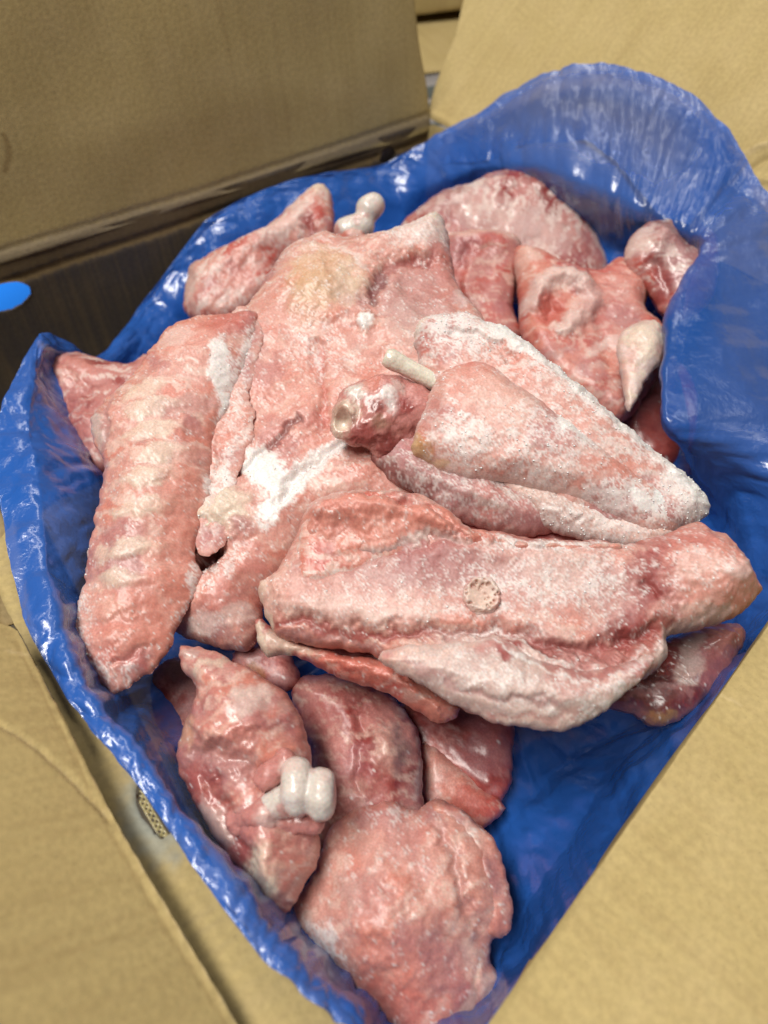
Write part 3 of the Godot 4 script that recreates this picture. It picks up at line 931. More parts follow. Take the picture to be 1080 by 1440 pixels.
	film(bag, "liner", [
		[-211.3, -1.0, -381.1, -206.0, -2.6, -369.3, -205.4, -16.0, -364.1, -173.1, -40.0, -343.9, -143.2, -105.0, -376.5, 23.5, -132.0, -278.1],
		[-200.6, -50.0, -415.9, -195.6, -51.2, -413.0, -192.3, -62.0, -419.1, -176.9, -85.0, -414.9, -129.7, -120.0, -406.2, 23.5, -132.0, -278.1],
		[-186.1, -61.4, -500.3, -180.3, -63.6, -497.9, -166.7, -68.8, -492.2, -144.0, -98.2, -490.3, -105.8, -125.0, -427.1, 23.5, -132.0, -278.1],
		[-136.8, -16.6, -540.3, -133.5, -21.2, -537.1, -125.8, -31.9, -529.7, -109.3, -55.6, -515.8, -80.8, -125.0, -460.4, 23.5, -132.0, -278.1],
		[-79.3, -6.8, -583.8, -75.3, -11.9, -580.1, -65.7, -24.0, -571.5, -52.4, -49.7, -557.7, -41.2, -125.0, -478.0, 23.5, -132.0, -278.1],
		[-1.8, -19.2, -639.6, 2.4, -25.3, -635.6, 12.3, -39.6, -626.4, 22.2, -75.2, -612.6, 11.9, -125.0, -487.1, 23.5, -132.0, -278.1],
		[55.2, 5.0, -652.0, 60.3, 2.3, -635.7, 71.7, -3.7, -599.0, 80.8, -52.0, -619.2, 42.0, -125.0, -496.3, 23.5, -132.0, -278.1],
		[123.5, 50.6, -635.7, 120.1, 41.1, -610.9, 112.2, 20.2, -555.2, 125.9, -29.4, -565.9, 65.9, -125.0, -496.3, 23.5, -132.0, -278.1],
		[168.6, 68.6, -608.7, 164.2, 55.0, -576.6, 154.4, 25.7, -505.4, 165.3, -27.0, -519.3, 89.0, -125.0, -487.1, 23.5, -132.0, -278.1],
		[208.0, 69.9, -564.4, 198.8, 56.4, -536.7, 178.2, 26.7, -474.4, 188.7, -16.3, -491.6, 105.9, -125.0, -478.0, 23.5, -132.0, -278.1],
		[232.4, 58.0, -519.7, 221.1, 48.3, -498.3, 195.5, 26.8, -449.6, 205.7, -15.3, -471.5, 127.0, -125.0, -460.4, 23.5, -132.0, -278.1],
		[250.6, 38.3, -464.4, 235.6, 35.4, -454.8, 201.5, 29.2, -432.6, 219.0, -34.8, -452.7, 128.1, -125.0, -427.1, 23.5, -132.0, -278.1],
		[330.7, -25.0, -442.8, 267.3, 12.0, -396.5, 172.5, 16.0, -376.1, 209.5, -50.0, -412.1, 134.5, -125.0, -396.0, 23.5, -132.0, -278.1],
		[308.0, -40.0, -337.4, 239.1, 2.0, -298.7, 148.3, 10.0, -290.1, 192.0, -58.0, -318.2, 135.2, -125.0, -367.0, 23.5, -132.0, -278.1],
		[274.1, -40.0, -258.3, 222.2, -6.0, -235.4, 196.2, -28.0, -273.8, 202.6, -75.0, -281.0, 136.6, -125.0, -314.4, 23.5, -132.0, -278.1],
		[221.4, -25.0, -201.7, 194.7, -18.0, -193.1, 194.8, -55.0, -212.6, 185.0, -90.0, -216.0, 131.3, -125.0, -257.1, 23.5, -132.0, -278.1],
		[162.3, -25.0, -156.2, 146.8, -18.0, -144.3, 151.2, -60.0, -162.7, 137.0, -92.0, -170.0, 105.6, -125.0, -207.5, 23.5, -132.0, -278.1],
		[104.4, -25.0, -97.5, 94.4, -14.0, -90.1, 100.8, -65.0, -119.8, 86.5, -98.0, -138.4, 73.1, -125.0, -180.8, 23.5, -132.0, -278.1],
		[70.0, -25.0, -59.8, 62.2, -14.0, -55.8, 67.6, -65.0, -79.6, 58.7, -100.0, -104.9, 46.9, -125.0, -156.1, 23.5, -132.0, -278.1],
		[44.5, -30.0, -34.3, 37.4, -16.0, -28.8, 40.5, -65.0, -45.2, 32.1, -100.0, -71.6, 26.7, -125.0, -140.6, 23.5, -132.0, -278.1],
		[4.8, -35.0, -18.7, 2.3, -18.0, -17.7, 8.1, -62.0, -33.3, 6.3, -100.0, -60.4, 7.6, -125.0, -140.6, 23.5, -132.0, -278.1],
		[-13.0, 3.0, -25.2, -12.7, -5.5, -32.7, -10.6, -48.0, -42.5, -6.4, -100.0, -71.6, -7.7, -125.0, -148.2, 23.5, -132.0, -278.1],
		[-37.5, 3.0, -41.1, -35.5, -1.5, -47.2, -34.1, -44.0, -59.1, -26.5, -95.0, -94.1, -15.8, -125.0, -164.1, 23.5, -132.0, -278.1],
		[-62.0, 3.0, -67.3, -60.3, 0.2, -74.5, -63.8, -44.0, -92.2, -52.6, -92.0, -129.1, -28.4, -125.0, -180.8, 23.5, -132.0, -278.1],
		[-92.5, 3.0, -101.4, -90.5, 1.6, -109.0, -97.0, -40.0, -132.9, -85.3, -90.0, -165.2, -42.2, -125.0, -207.5, 23.5, -132.0, -278.1],
		[-125.6, 3.0, -134.1, -121.6, 3.0, -140.2, -129.0, -36.0, -163.7, -120.6, -88.0, -197.0, -57.2, -125.0, -236.4, 23.5, -132.0, -278.1],
		[-154.2, 3.0, -171.5, -145.5, 4.6, -179.8, -144.6, -22.0, -199.7, -150.6, -86.0, -247.1, -73.5, -125.0, -267.9, 23.5, -132.0, -278.1],
		[-184.2, 3.0, -232.4, -167.9, 4.6, -240.1, -157.2, -22.0, -263.4, -162.9, -84.0, -305.4, -86.5, -125.0, -302.2, 23.5, -132.0, -278.1],
		[-206.5, 3.0, -292.1, -191.7, 3.1, -297.8, -184.0, -20.0, -313.4, -181.7, -80.0, -352.0, -100.7, -125.0, -339.8, 23.5, -132.0, -278.1],
	], [[0.88, 0.88, 0.95, 0.985, 0.99, 0.99], [0.88, 0.88, 0.95, 0.985, 0.99, 0.99], [0.88, 0.88, 0.95, 0.985, 0.99, 0.99], [0.88, 0.88, 0.95, 0.985, 0.99, 0.99], [0.88, 0.88, 0.95, 0.985, 0.99, 0.99], [0.88, 0.88, 0.95, 0.985, 0.99, 0.99], [0.86, 0.84, 0.84, 0.97, 0.99, 0.99], [0.84, 0.42, 0.8, 0.97, 0.99, 0.99], [0.84, 0.42, 0.8, 0.97, 0.99, 0.99], [0.84, 0.42, 0.8, 0.97, 0.99, 0.99], [0.86, 0.84, 0.84, 0.97, 0.99, 0.99], [0.84, 0.68, 0.62, 0.95, 0.99, 0.99], [0.84, 0.68, 0.62, 0.95, 0.99, 0.99], [0.84, 0.68, 0.62, 0.95, 0.99, 0.99], [0.88, 0.88, 0.95, 0.985, 0.99, 0.99], [0.88, 0.88, 0.95, 0.985, 0.99, 0.99], [0.88, 0.88, 0.95, 0.985, 0.99, 0.99], [0.88, 0.88, 0.95, 0.985, 0.99, 0.99], [0.88, 0.88, 0.95, 0.985, 0.99, 0.99], [0.88, 0.88, 0.95, 0.985, 0.99, 0.99], [0.88, 0.88, 0.95, 0.985, 0.99, 0.99], [0.88, 0.88, 0.95, 0.985, 0.99, 0.99], [0.88, 0.88, 0.95, 0.985, 0.99, 0.99], [0.88, 0.88, 0.95, 0.985, 0.99, 0.99], [0.88, 0.88, 0.95, 0.985, 0.99, 0.99], [0.88, 0.88, 0.95, 0.985, 0.99, 0.99], [0.88, 0.88, 0.95, 0.985, 0.99, 0.99], [0.88, 0.88, 0.95, 0.985, 0.99, 0.99], [0.88, 0.88, 0.95, 0.985, 0.99, 0.99]], true, 28, 36, 1.2, 2.8, 2.0)
	film(bag, "folded_rim", [
		[36.4, -7.5, -648.2, 42.9, -6.2, -633.4, 48.3, -9.0, -617.6],
		[80.7, 24.6, -637.1, 83.5, 19.8, -611.6, 84.0, 7.4, -589.7],
		[121.4, 49.6, -627.2, 114.9, 39.1, -598.4, 111.3, 26.8, -572.2],
		[162.8, 67.6, -604.6, 151.5, 55.1, -570.9, 144.3, 42.1, -543.3],
		[185.9, 70.1, -581.6, 168.9, 54.5, -542.5, 159.9, 40.8, -511.2],
		[205.3, 69.0, -556.8, 182.5, 51.4, -516.4, 168.3, 35.8, -483.3],
		[223.5, 61.8, -525.1, 194.8, 45.8, -487.6, 177.4, 32.4, -457.4],
		[238.5, 50.6, -490.4, 209.2, 41.4, -458.4, 191.5, 32.2, -435.7],
	], [[0.5, 0.16, 0.5], [0.5, 0.16, 0.5], [0.5, 0.16, 0.5], [0.5, 0.16, 0.5], [0.5, 0.16, 0.5], [0.5, 0.16, 0.5], [0.5, 0.16, 0.5], [0.5, 0.16, 0.5]], false, 30, 40, 1.5, 2.5, 6.0)
	var q1 := thing("carcass_piece", Vector3(0.0982, -0.0384, -0.5385), "large stippled pink back piece at the rear under the blue fold", "meat", "frozen poultry pieces heaped in the bag")
	slab(q1, "flesh", {"o": Vector3(0.0982, -0.0220, -0.5311), "u": Vector3(1.0000, 0.0000, 0.0000), "n": Vector3(0.0000, 0.9119, 0.4104),
		"p": [-87.3, 0, -70.6, 22.4, -52.7, 37.4, -31.4, 44.0, -15.4, 53.2, 8.3, 58.6, 29.2, 51.9, 45.6, 28.9, 59.6, 9.5, 69.3, -20.1, 68.9, -38.5, 39.9, -55.5, -13.2, -55.5, -66.1, -43.4],
		"f": [["b", -10.1, 19.2, 48.1, -10.0, -6.0, -31.3, 5],
			["b", 23.6, 32.1, 22.9, -16.2, -12.2, -22.4, 3],
			["c", 16.0, 44.0, 40.1, -10.2, -4.2, -17.9, 0.45, "wine"],
			["c", -43.0, 25.6, 29.0, 12.3, 3.8, -13.3, 0.3, "frost"],
			["c", -0.1, -3.2, 46.3, -14.6, -5.0, -18.1, 0.45, "fat"],
			["r", [-15.2, 28.9, 12.2, 24.3, 44.9, 19.2], 6.0, -2.5],
			["c", -59.7, 19.2, 24.3, 16.2, 7.9, -16.6, 0.35, "wine"],
			["l", [69.3, -20.1, 62.7, 0], 7.1, 0.6, "fat"]],
		"t": 16, "b": 18, "w": 26, "tone": ["rose", "wine", "fat"], "mb": 0.45, "mc": 0.42, "pim": 0.8, "fib": 0.9, "fibre": 1.3, "st": 1.2, "sd": 41}, M.wet)
	var q2 := thing("carcass_piece", Vector3(0.1708, -0.0765, -0.3673), "dark red wet piece half hidden at the right under the fat lobe", "meat", "frozen poultry pieces heaped in the bag")
	slab(q2, "flesh", {"o": Vector3(0.1708, -0.0650, -0.3638), "u": Vector3(1.0000, 0.0000, 0.0000), "n": Vector3(0.0000, 0.9578, 0.2873),
		"p": [-21.1, 22.1, 6.1, 45.0, 29.6, 53.8, 41.6, 22.1, 29.7, -21.4, 9.6, -31.8, -11.5, -16.1],
		"f": [["c", 4.7, 0, 8.4, -23.1, -13.4, -8.1, 0.5, "wine"]],
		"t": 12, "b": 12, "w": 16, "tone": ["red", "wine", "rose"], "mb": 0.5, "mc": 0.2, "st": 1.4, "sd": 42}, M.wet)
	var q3 := thing("neck_piece", Vector3(0.1865, -0.0063, -0.4614), "rounded wet pink piece at the far right beside the blue film edge", "meat", "frozen poultry pieces heaped in the bag")
	slab(q3, "flesh", {"o": Vector3(0.1865, 0.0060, -0.4547), "u": Vector3(1.0000, 0.0000, 0.0000), "n": Vector3(0.0000, 0.8762, 0.4819),
		"p": [-24.9, -1.0, -20.2, 13.1, -10.5, 22.2, 0.0, 33.9, 9.9, 36.1, 28.1, 22.2, 38.7, 5.2, 30.8, -31.0, 10.8, -46.2, -3.0, -41.2, -10.4, -25.9, -22.3, -13.0],
		"f": [["b", -1.8, 7.9, 12.2, -5.0, -5.9, -14.7, 5],
			["b", 13.1, -15.6, 14.3, 0, -1.6, -20.5, 4],
			["c", 3.2, 10.5, 11.4, -4.7, -6.0, -14.8, 0.6, "mauve"],
			["c", -18.8, 5.2, 6.1, -2.5, -5.1, -12.8, 0.7, "fat"],
			["l", [-12.7, -10.4, -3.9, -20.8, -2.4, -33.6], 4.5, 0.7, "wine"],
			["r", [-12.7, -10.4, -3.9, -20.8, -2.4, -33.6], 4.0, -3],
			["c", 16.6, 29.1, 9.7, -4.0, -2.9, -7.0, 0.6, "red"],
			["l", [-1.1, 18.4, 8.4, 15.8], 3.0, 0.6, "frost"]],
		"t": 14, "b": 14, "w": 20, "tone": ["mauve", "red", "fat"], "mb": 0.3, "mc": 0.35, "st": 1.1, "sd": 43}, M.wet)
	var q4 := thing("carcass_piece", Vector3(0.0747, -0.0314, -0.4647), "squarish dull red chunk with pale upper rim behind the large carcass", "meat", "frozen poultry pieces heaped in the bag")
	slab(q4, "flesh", {"o": Vector3(0.0747, -0.0180, -0.4580), "u": Vector3(1.0000, 0.0000, 0.0000), "n": Vector3(0.0000, 0.8944, 0.4472),
		"p": [-33.3, 30.8, -21.5, 39.3, 1.4, 41.0, 17.4, 37.0, 23.6, 27.9, 19.3, 8.3, 15.0, -21.9, 20.6, -40.6, -1.6, -48.6, -25.8, -43.3, -31.1, -11.0],
		"f": [["l", [-21.6, 36.5, 1.3, 38.2, 20.2, 30.8], 7.5, 0.7, "pale"],
			["b", -1.6, 27.9, 22.5, -2.2, -1.1, -10.1, 4],
			["c", 0, 0, 16.8, -1.6, -3.0, -27.2, 0.25, "wine"],
			["r", [-19.5, 16.7, -25.0, -5.5, -18.1, -27.3], 4.7, -3],
			["c", -25.1, -11.0, 8.9, 0, -0.5, -21.7, 0.6, "red"],
			["l", [17.8, 8.3, 14.1, -21.9], 3.1, 0.5, "dark"]],
		"t": 13, "b": 15, "w": 15, "tone": ["rose", "red", "pale"], "mb": 0.5, "mc": 0.32, "st": 1.1, "sd": 44, "pim": 0.5}, M.meat)
	var q5 := thing("carcass_piece", Vector3(0.1393, -0.0351, -0.4326), "coral slab with curled pale ring of skin right of the squarish chunk", "meat", "frozen poultry pieces heaped in the bag")
	slab(q5, "flesh", {"o": Vector3(0.1393, -0.0200, -0.4274), "u": Vector3(1.0000, 0.0000, 0.0000), "n": Vector3(0.0000, 0.9439, 0.3304),
		"p": [-48.8, 50.3, -30.0, 48.4, -11.2, 36.3, 7.1, 32.1, 21.9, 42.4, 35.6, 36.3, 41.7, 18.5, 36.0, 0, 43.1, -8.5, 49.0, -21.4, 42.2, -44.3, 28.0, -65.4, 15.7, -80.8, 1.2, -80.8, -28.5, -54.9, -46.1, -28.0, -48.0, 0, -48.0, 23.2],
		"f": [["r", [-40.8, 0, -32.7, 12.7, -17.7, 18.5, -6.1, 11.5, -2.4, 0, -13.3, -14.1, -21.1, -22.5], 8.0, 6],
			["l", [-40.8, 0, -32.7, 12.7, -17.7, 18.5, -6.1, 11.5, -2.4, 0, -13.3, -14.1, -21.1, -22.5], 7.5, 0.75, "fat"],
			["c", -30.2, -5.7, 10.5, 0, -1.0, -13.5, 0.8, "red"],
			["b", -30.4, -8.5, 7.6, 0, -0.8, -10.1, -6],
			["c", -40.7, 38.1, 13.4, 5.8, 1.8, -7.9, 0.7, "pale"],
			["c", -20.7, 41.1, 16.3, -6.7, -2.4, -6.9, 0.8, "coral"],
			["c", 2.8, 29.1, 19.6, 0, -0.9, -9.5, 0.45, "red"],
			["c", 9.0, -5.7, 17.5, -12.9, -17.1, -28.9, 0.5, "rose"],
			["r", [6.5, 26.2, 0, 0, 5.0, -44.3], 8.4, -2],
			["b", 25.3, 11.5, 12.1, -5.5, -8.1, -19.4, 4],
			["c", 32.6, 32.1, 8.8, 0, -1.0, -8.3, 0.6, "fat"],
			["l", [-6.1, -38.9, 6.4, -30.7, 15.5, -33.5], 3.6, 0.6, "fat"],
			["l", [38.5, 20.3, 40.5, 8.6], 4.3, 0.6, "wine"]],
		"t": 14, "b": 16, "w": 14, "tone": ["coral", "red", "pale"], "mb": 0.35, "mc": 0.38, "st": 1.0, "sd": 45, "pim": 0.35}, M.meat)
	var q6 := thing("fat_piece", Vector3(0.1553, -0.0076, -0.3610), "pale cream flap of fat hanging beside the blue film on the right", "meat", "frozen poultry pieces heaped in the bag")
	slab(q6, "flesh", {"o": Vector3(0.1553, -0.0020, -0.3588), "u": Vector3(1.0000, 0.0000, 0.0000), "n": Vector3(0.0000, 0.9285, 0.3714),
		"p": [-12.6, 14.6, -1.9, 22.0, 9.9, 23.5, 13.5, 13.6, 10.4, -2.4, -0.5, -16.6, -8.3, -30.6, -14.3, -36.6, -14.2, -19.0, -16.0, -2.4],
		"f": [["b", 0.5, 4.8, 10.7, -2.2, -4.5, -17.0, 4],
			["c", 0.8, 7.3, 9.9, -2.0, -4.0, -15.1, 0.7, "cream"],
			["c", -11.6, -9.6, 4.1, -0.8, -4.3, -16.6, 0.4, "coral"]],
		"t": 6, "b": 6, "w": 10, "tone": ["fat", "pale", "cream"], "mb": 0.3, "mc": 0.45, "st": 1.0, "sd": 46}, M.meat)
	var q7 := thing("neck_piece", Vector3(-0.0866, -0.0291, -0.4992), "ridged pale pink neck piece with cut end pointing up at the left back", "meat", "frozen poultry pieces heaped in the bag")
	slab(q7, "flesh", {"o": Vector3(-0.0880, -0.0150, -0.4942), "u": Vector3(0.9956, 0.0887, 0.0310), "n": Vector3(-0.0940, 0.9397, 0.3289),
		"p": [-53.9, -47.3, -54.6, -27.4, -53.7, -11.6, -43.2, -4.4, -24.3, 6.8, -0.3, 17.8, 16.1, 35.3, 30.4, 51.2, 42.2, 57.4, 48.3, 51.1, 51.3, 32.3, 51.2, 15.7, 46.6, 5.6, 27.5, -0.2, 13.5, -12.3, 9.7, -32.0, -3.8, -45.1, -24.3, -57.5, -43.5, -56.3],
		"f": [["b", -8.6, -7.7, 38.4, 28.4, 7.0, -12.1, 7],
			["l", [-31.5, 2.9, -2.8, 18.0, 18.6, 35.1], 5.4, 0.6, "fat"],
			["c", 41.6, 50.2, 6.4, 6.4, 3.6, -5.5, 0.8, "cream"],
			["b", 36.8, 9.4, 6.3, -0.5, 0.4, -11.5, -5],
			["c", 35.4, 14.0, 5.8, -0.5, 0.3, -8.4, 0.9, "wine"],
			["c", 12.5, 8.4, 17.8, 11.5, 4.1, -8.1, 0.6, "fat"],
			["c", 26.3, 28.3, 5.5, 5.5, 6.5, -9.6, 0.6, "fat"],
			["c", -5.2, -22.4, 24.6, 19.7, 6.6, -10.5, 0.35, "red"],
			["c", -48.5, -27.9, 6.4, -0.5, 2.3, -24.5, 0.6, "grey"]],
		"t": 13, "b": 15, "w": 18, "tone": ["pink", "red", "fat"], "mb": 0.35, "mc": 0.42, "pim": 1.3, "fib": 1.0, "fibre": 0.9700000000000001, "st": 0.95, "sd": 47}, M.meat)
	var k1 := thing("leg_bone", Vector3(-0.0217, -0.0200, -0.5276), "glossy white knuckle bone standing up at the back", "bone", "white knuckle bones")
	blob(k1, "knuckle", Vector3(-0.0205, 0.0120, -0.4787), Vector3(1.0000, 0.0000, 0.0000), Vector3(0.0000, 0.6429, -0.7659), [[-5, -1, 0, 5, 2, 0, 9, 9], [6, 5, 1, 10, 12, 1, 5.5, 8], [10, 14, 1, 13, 16, 1, 8.5, 8.2]], [], [[-12, -4, 3, 6, "red", 0.7], [-6, -8, 4, 6, "pink", 0.7], [4, 9, 7, 4, "fat", 0.6], [14, 20, 0, 6, "pink", 0.5], [2, 3, 6, 5, "rose", 0.55], [8, 6, 6, 3.5, "red", 0.4], [17, 12, 6, 5, "fat", 0.8]], "gristle", 0.7, 2.5, 0.3, M.bone)
	blob(k1, "shank", Vector3(-0.0205, 0.0120, -0.4787), Vector3(1.0000, 0.0000, 0.0000), Vector3(0.0000, 0.6429, -0.7659), [[-3, -26, -6, -1, -8, 1, 13, 9.5], [-10, -8, 2, 6, -10, 3, 4, 4]], [], [[0, -6, 8, 7, "fat", 0.6], [-8, -10, 8, 7, "red", 0.6]], "coral", 1.1, 3, 1.2, M.meat)
	var q8 := thing("neck_piece", Vector3(-0.1818, -0.0495, -0.3584), "dark pink lump at the far left tucked behind the blue bag fold", "meat", "frozen poultry pieces heaped in the bag")
	slab(q8, "flesh", {"o": Vector3(-0.1833, -0.0350, -0.3548), "u": Vector3(0.9953, 0.0937, 0.0234), "n": Vector3(-0.0966, 0.9656, 0.2414),
		"p": [-47.7, 52.4, -42.2, 49.6, -26.1, 37.9, -11.4, 36.8, 4.2, 30.0, 24.0, 25.2, 34.6, 33.4, 47.0, 10.3, 36.9, -30.8, 22.1, -49.8, 10.7, -55.0, 3.8, -46.3, -9.9, -33.2, -21.0, -11.9, -33.2, 15.9],
		"f": [["l", [-46.2, 50.0, -37.9, 43.5, -24.9, 36.7], 5.5, 0.85, "cream"],
			["b", -12.0, 14.4, 17.0, -4.5, 0.5, -15.0, 6],
			["b", 12.5, -19.2, 18.3, -1.1, 3.4, -20.4, 4],
			["r", [-20.3, 20.5, -4.3, 11.1, 5.6, -5.7], 4.7, -2.5],
			["c", -1.3, -18.3, 18.5, -8.1, -2.7, -18.9, 0.35, "wine"],
			["c", -9.6, 14.2, 14.3, -1.0, 2.2, -12.1, 0.4, "coral"],
			["r", [-14.2, -22.7, -4.6, -12.9, 12.5, -19.2], 4.0, -2],
			["l", [2.4, -43.8, 8.5, -52.9], 2.8, 0.6, "fat"]],
		"t": 15, "b": 15, "w": 22, "tone": ["rose", "wine", "fat"], "mb": 0.4, "mc": 0.3, "st": 1.1, "sd": 48}, M.meat)
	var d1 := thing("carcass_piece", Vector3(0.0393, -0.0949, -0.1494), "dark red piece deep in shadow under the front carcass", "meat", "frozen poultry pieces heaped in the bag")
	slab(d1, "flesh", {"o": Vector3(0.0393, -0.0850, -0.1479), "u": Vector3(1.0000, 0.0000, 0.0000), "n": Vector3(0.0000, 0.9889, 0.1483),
		"p": [-31.9, 25.3, -2.2, 27.2, 24.0, 21.6, 26.3, 7.1, 20.4, -20.4, 5.7, -22.0, -11.1, -10.3, -28.5, 0],
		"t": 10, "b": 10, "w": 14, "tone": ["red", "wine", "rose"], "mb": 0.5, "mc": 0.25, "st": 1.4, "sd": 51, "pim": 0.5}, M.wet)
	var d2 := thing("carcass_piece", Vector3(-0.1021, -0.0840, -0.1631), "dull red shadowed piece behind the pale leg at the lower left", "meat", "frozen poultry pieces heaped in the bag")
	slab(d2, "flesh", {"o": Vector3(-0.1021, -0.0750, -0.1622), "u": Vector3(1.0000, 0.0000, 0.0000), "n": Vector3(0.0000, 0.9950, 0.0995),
		"p": [-18.3, 22.6, -6.9, 32.5, 9.0, 26.6, 19.3, 3.7, 15.8, -24.6, 3.8, -24.6, -7.2, -10.8, -15.7, 5.5],
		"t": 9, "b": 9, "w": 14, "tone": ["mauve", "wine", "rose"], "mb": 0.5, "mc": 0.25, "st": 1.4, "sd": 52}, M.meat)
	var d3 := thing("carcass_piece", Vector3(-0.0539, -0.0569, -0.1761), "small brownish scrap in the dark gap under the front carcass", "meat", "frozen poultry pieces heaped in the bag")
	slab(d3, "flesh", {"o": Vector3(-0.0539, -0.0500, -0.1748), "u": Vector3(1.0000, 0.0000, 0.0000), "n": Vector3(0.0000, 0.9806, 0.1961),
		"p": [-21.7, 9.0, -6.3, 14.5, 8.3, 7.2, 13.7, -3.5, 7.5, -9.5, -4.7, -7.0, -15.3, -3.5],
		"f": [["c", -8.5, -1.8, 5.6, 0, 0.3, -3.5, 0.4, "ochre"]],
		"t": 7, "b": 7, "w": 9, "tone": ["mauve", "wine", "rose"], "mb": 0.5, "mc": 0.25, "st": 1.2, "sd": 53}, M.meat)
	var d4 := thing("breast_piece", Vector3(-0.0134, -0.0775, -0.1425), "rounded pinkish breast piece in the middle of the lower heap", "meat", "frozen poultry pieces heaped in the bag")
	slab(d4, "flesh", {"o": Vector3(-0.0134, -0.0620, -0.1386), "u": Vector3(1.0000, 0.0000, 0.0000), "n": Vector3(0.0000, 0.9701, 0.2425),
		"p": [-31.7, 30.0, -21.6, 37.0, -0.6, 35.2, 20.3, 24.8, 30.2, 6.5, 31.4, -15.7, 32.4, -39.7, 25.8, -56.7, 0.9, -56.7, -16.7, -42.6, -19.3, -18.8, -23.7, 6.5],
		"f": [["b", 16.7, 0, 10.0, -0.8, -1.3, -14.1, 8],
			["b", 0.1, -6.4, 19.9, 0, 0.3, -18.5, 3],
			["c", 16.7, 0, 8.6, -0.7, -1.2, -12.6, 0.5, "pale"],
			["r", [1.4, 19.7, 5.0, 3.2, 1.9, -15.7], 3.3, -3],
			["c", -7.1, 16.4, 13.6, 0, 0.3, -13.2, 0.45, "wine"],
			["l", [31.8, 3.2, 29.7, -18.8], 2.5, 0.5, "fat"],
			["c", 6.8, -18.8, 9.8, 0, 0.1, -7.3, 0.5, "rose"]],
		"t": 18, "b": 16, "w": 26, "tone": ["rose", "wine", "pale"], "mb": 0.4, "mc": 0.3, "st": 1.1, "sd": 54, "pim": 0.6}, M.meat)
	var d5 := thing("breast_piece", Vector3(0.0365, -0.0936, -0.1362), "triangular bright red flap right of the pinkish breast piece", "meat", "frozen poultry pieces heaped in the bag")
	slab(d5, "flesh", {"o": Vector3(0.0365, -0.0850, -0.1336), "u": Vector3(1.0000, 0.0000, 0.0000), "n": Vector3(0.0000, 0.9578, 0.2873),
		"p": [-19.5, 20.8, -11.7, 18.4, -1.3, 10.6, 12.0, -2.6, 22.7, -9.1, 18.2, -16.1, 8.4, -20.8, -5.8, -16.1, -19.3, -9.7],
		"f": [["c", 6.5, -9.7, 10.8, -3.7, -3.1, -7.2, 0.7, "red"],
			["c", -8.5, 6.6, 7.8, -6.4, -6.9, -7.6, 0.5, "pink"]],
		"t": 9, "b": 9, "w": 12, "tone": ["coral", "red", "pale"], "mb": 0.4, "mc": 0.35, "st": 1.1, "sd": 55, "pim": 0.5}, M.meat)
	var d6 := thing("breast_piece", Vector3(0.0095, -0.0732, -0.0736), "big rounded pink breast piece at the bottom of the heap", "meat", "frozen poultry pieces heaped in the bag")
	slab(d6, "flesh", {"o": Vector3(0.0086, -0.0560, -0.0684), "u": Vector3(0.9989, 0.0458, 0.0137), "n": Vector3(-0.0478, 0.9567, 0.2870),
		"p": [-34.0, 27.5, -27.4, 37.2, -17.7, 41.4, -7.1, 43.4, 3.5, 40.5, 13.2, 44.2, 24.5, 40.0, 35.4, 30.3, 40.0, 19.5, 42.7, 7.3, 41.3, -5.3, 34.4, -7.8, 32.9, -13.5, 36.2, -20.0, 32.6, -29.0, 22.7, -38.3, 7.6, -45.2, -8.6, -40.8, -25.8, -28.3, -39.8, -15.2, -47.5, -2.7, -45.9, 4.9, -39.5, 12.8],
		"f": [["b", -8.6, -0.0, 25.3, -3.8, -4.8, -24.2, 10],
			["b", 26.3, 12.9, 12.0, -4.0, -6.5, -14.5, 4],
			["r", [9.6, 42.8, 18.6, 24.9, 23.2, 7.8, 30.9, -9.8], 3.0, -4],
			["l", [11.0, 40.0, 18.6, 24.9, 23.7, 6.5], 2.5, 0.5, "mauve"],
			["c", -8.6, -19.8, 23.4, -7.1, -5.7, -13.4, 0.55, "coral"],
			["c", -3.1, -25.7, 12.9, -3.9, -3.4, -7.9, 0.5, "red"],
			["c", -14.5, 10.2, 11.7, 0.0, 0.1, -10.3, 0.5, "mauve"],
			["c", -2.7, 26.2, 23.2, -3.7, -2.1, -10.5, 0.5, "pink"],
			["f", -32.9, -7.7, 8.5, -6.0, -6.0, -6.5, 0.5],
			["f", -28.5, -13.9, 8.8, -6.2, -3.5, -3.8, 0.4],
			["f", -2.6, 37.2, 17.7, -2.9, -1.2, -6.0, 0.25],
			["f", 6.1, 20.8, 17.2, -2.7, -1.2, -5.7, 0.15],
			["l", [29.7, -12.3, 21.6, -31.4], 2.0, 0.35, "cream"],
			["r", [29.7, -11.1, 26.0, -24.3], 1.5, -2],
			["c", 31.5, -24.3, 4.3, -0.6, -2.4, -9.2, 0.6, "grey"]],
		"t": 20, "b": 18, "w": 34, "tone": ["pink", "coral", "pale"], "rim": "coral", "rimw": 6, "mb": 0.4, "mc": 0.36, "frost": 0.16, "st": 0.9, "sd": 56, "pim": 0.9, "fib": 0.9, "fibre": 0.9}, M.meat)
	var d7 := thing("meat_offcut", Vector3(0.1319, -0.0487, -0.1659), "dark purple meat chunk under the right end of the front carcass", "meat", "frozen poultry pieces heaped in the bag")
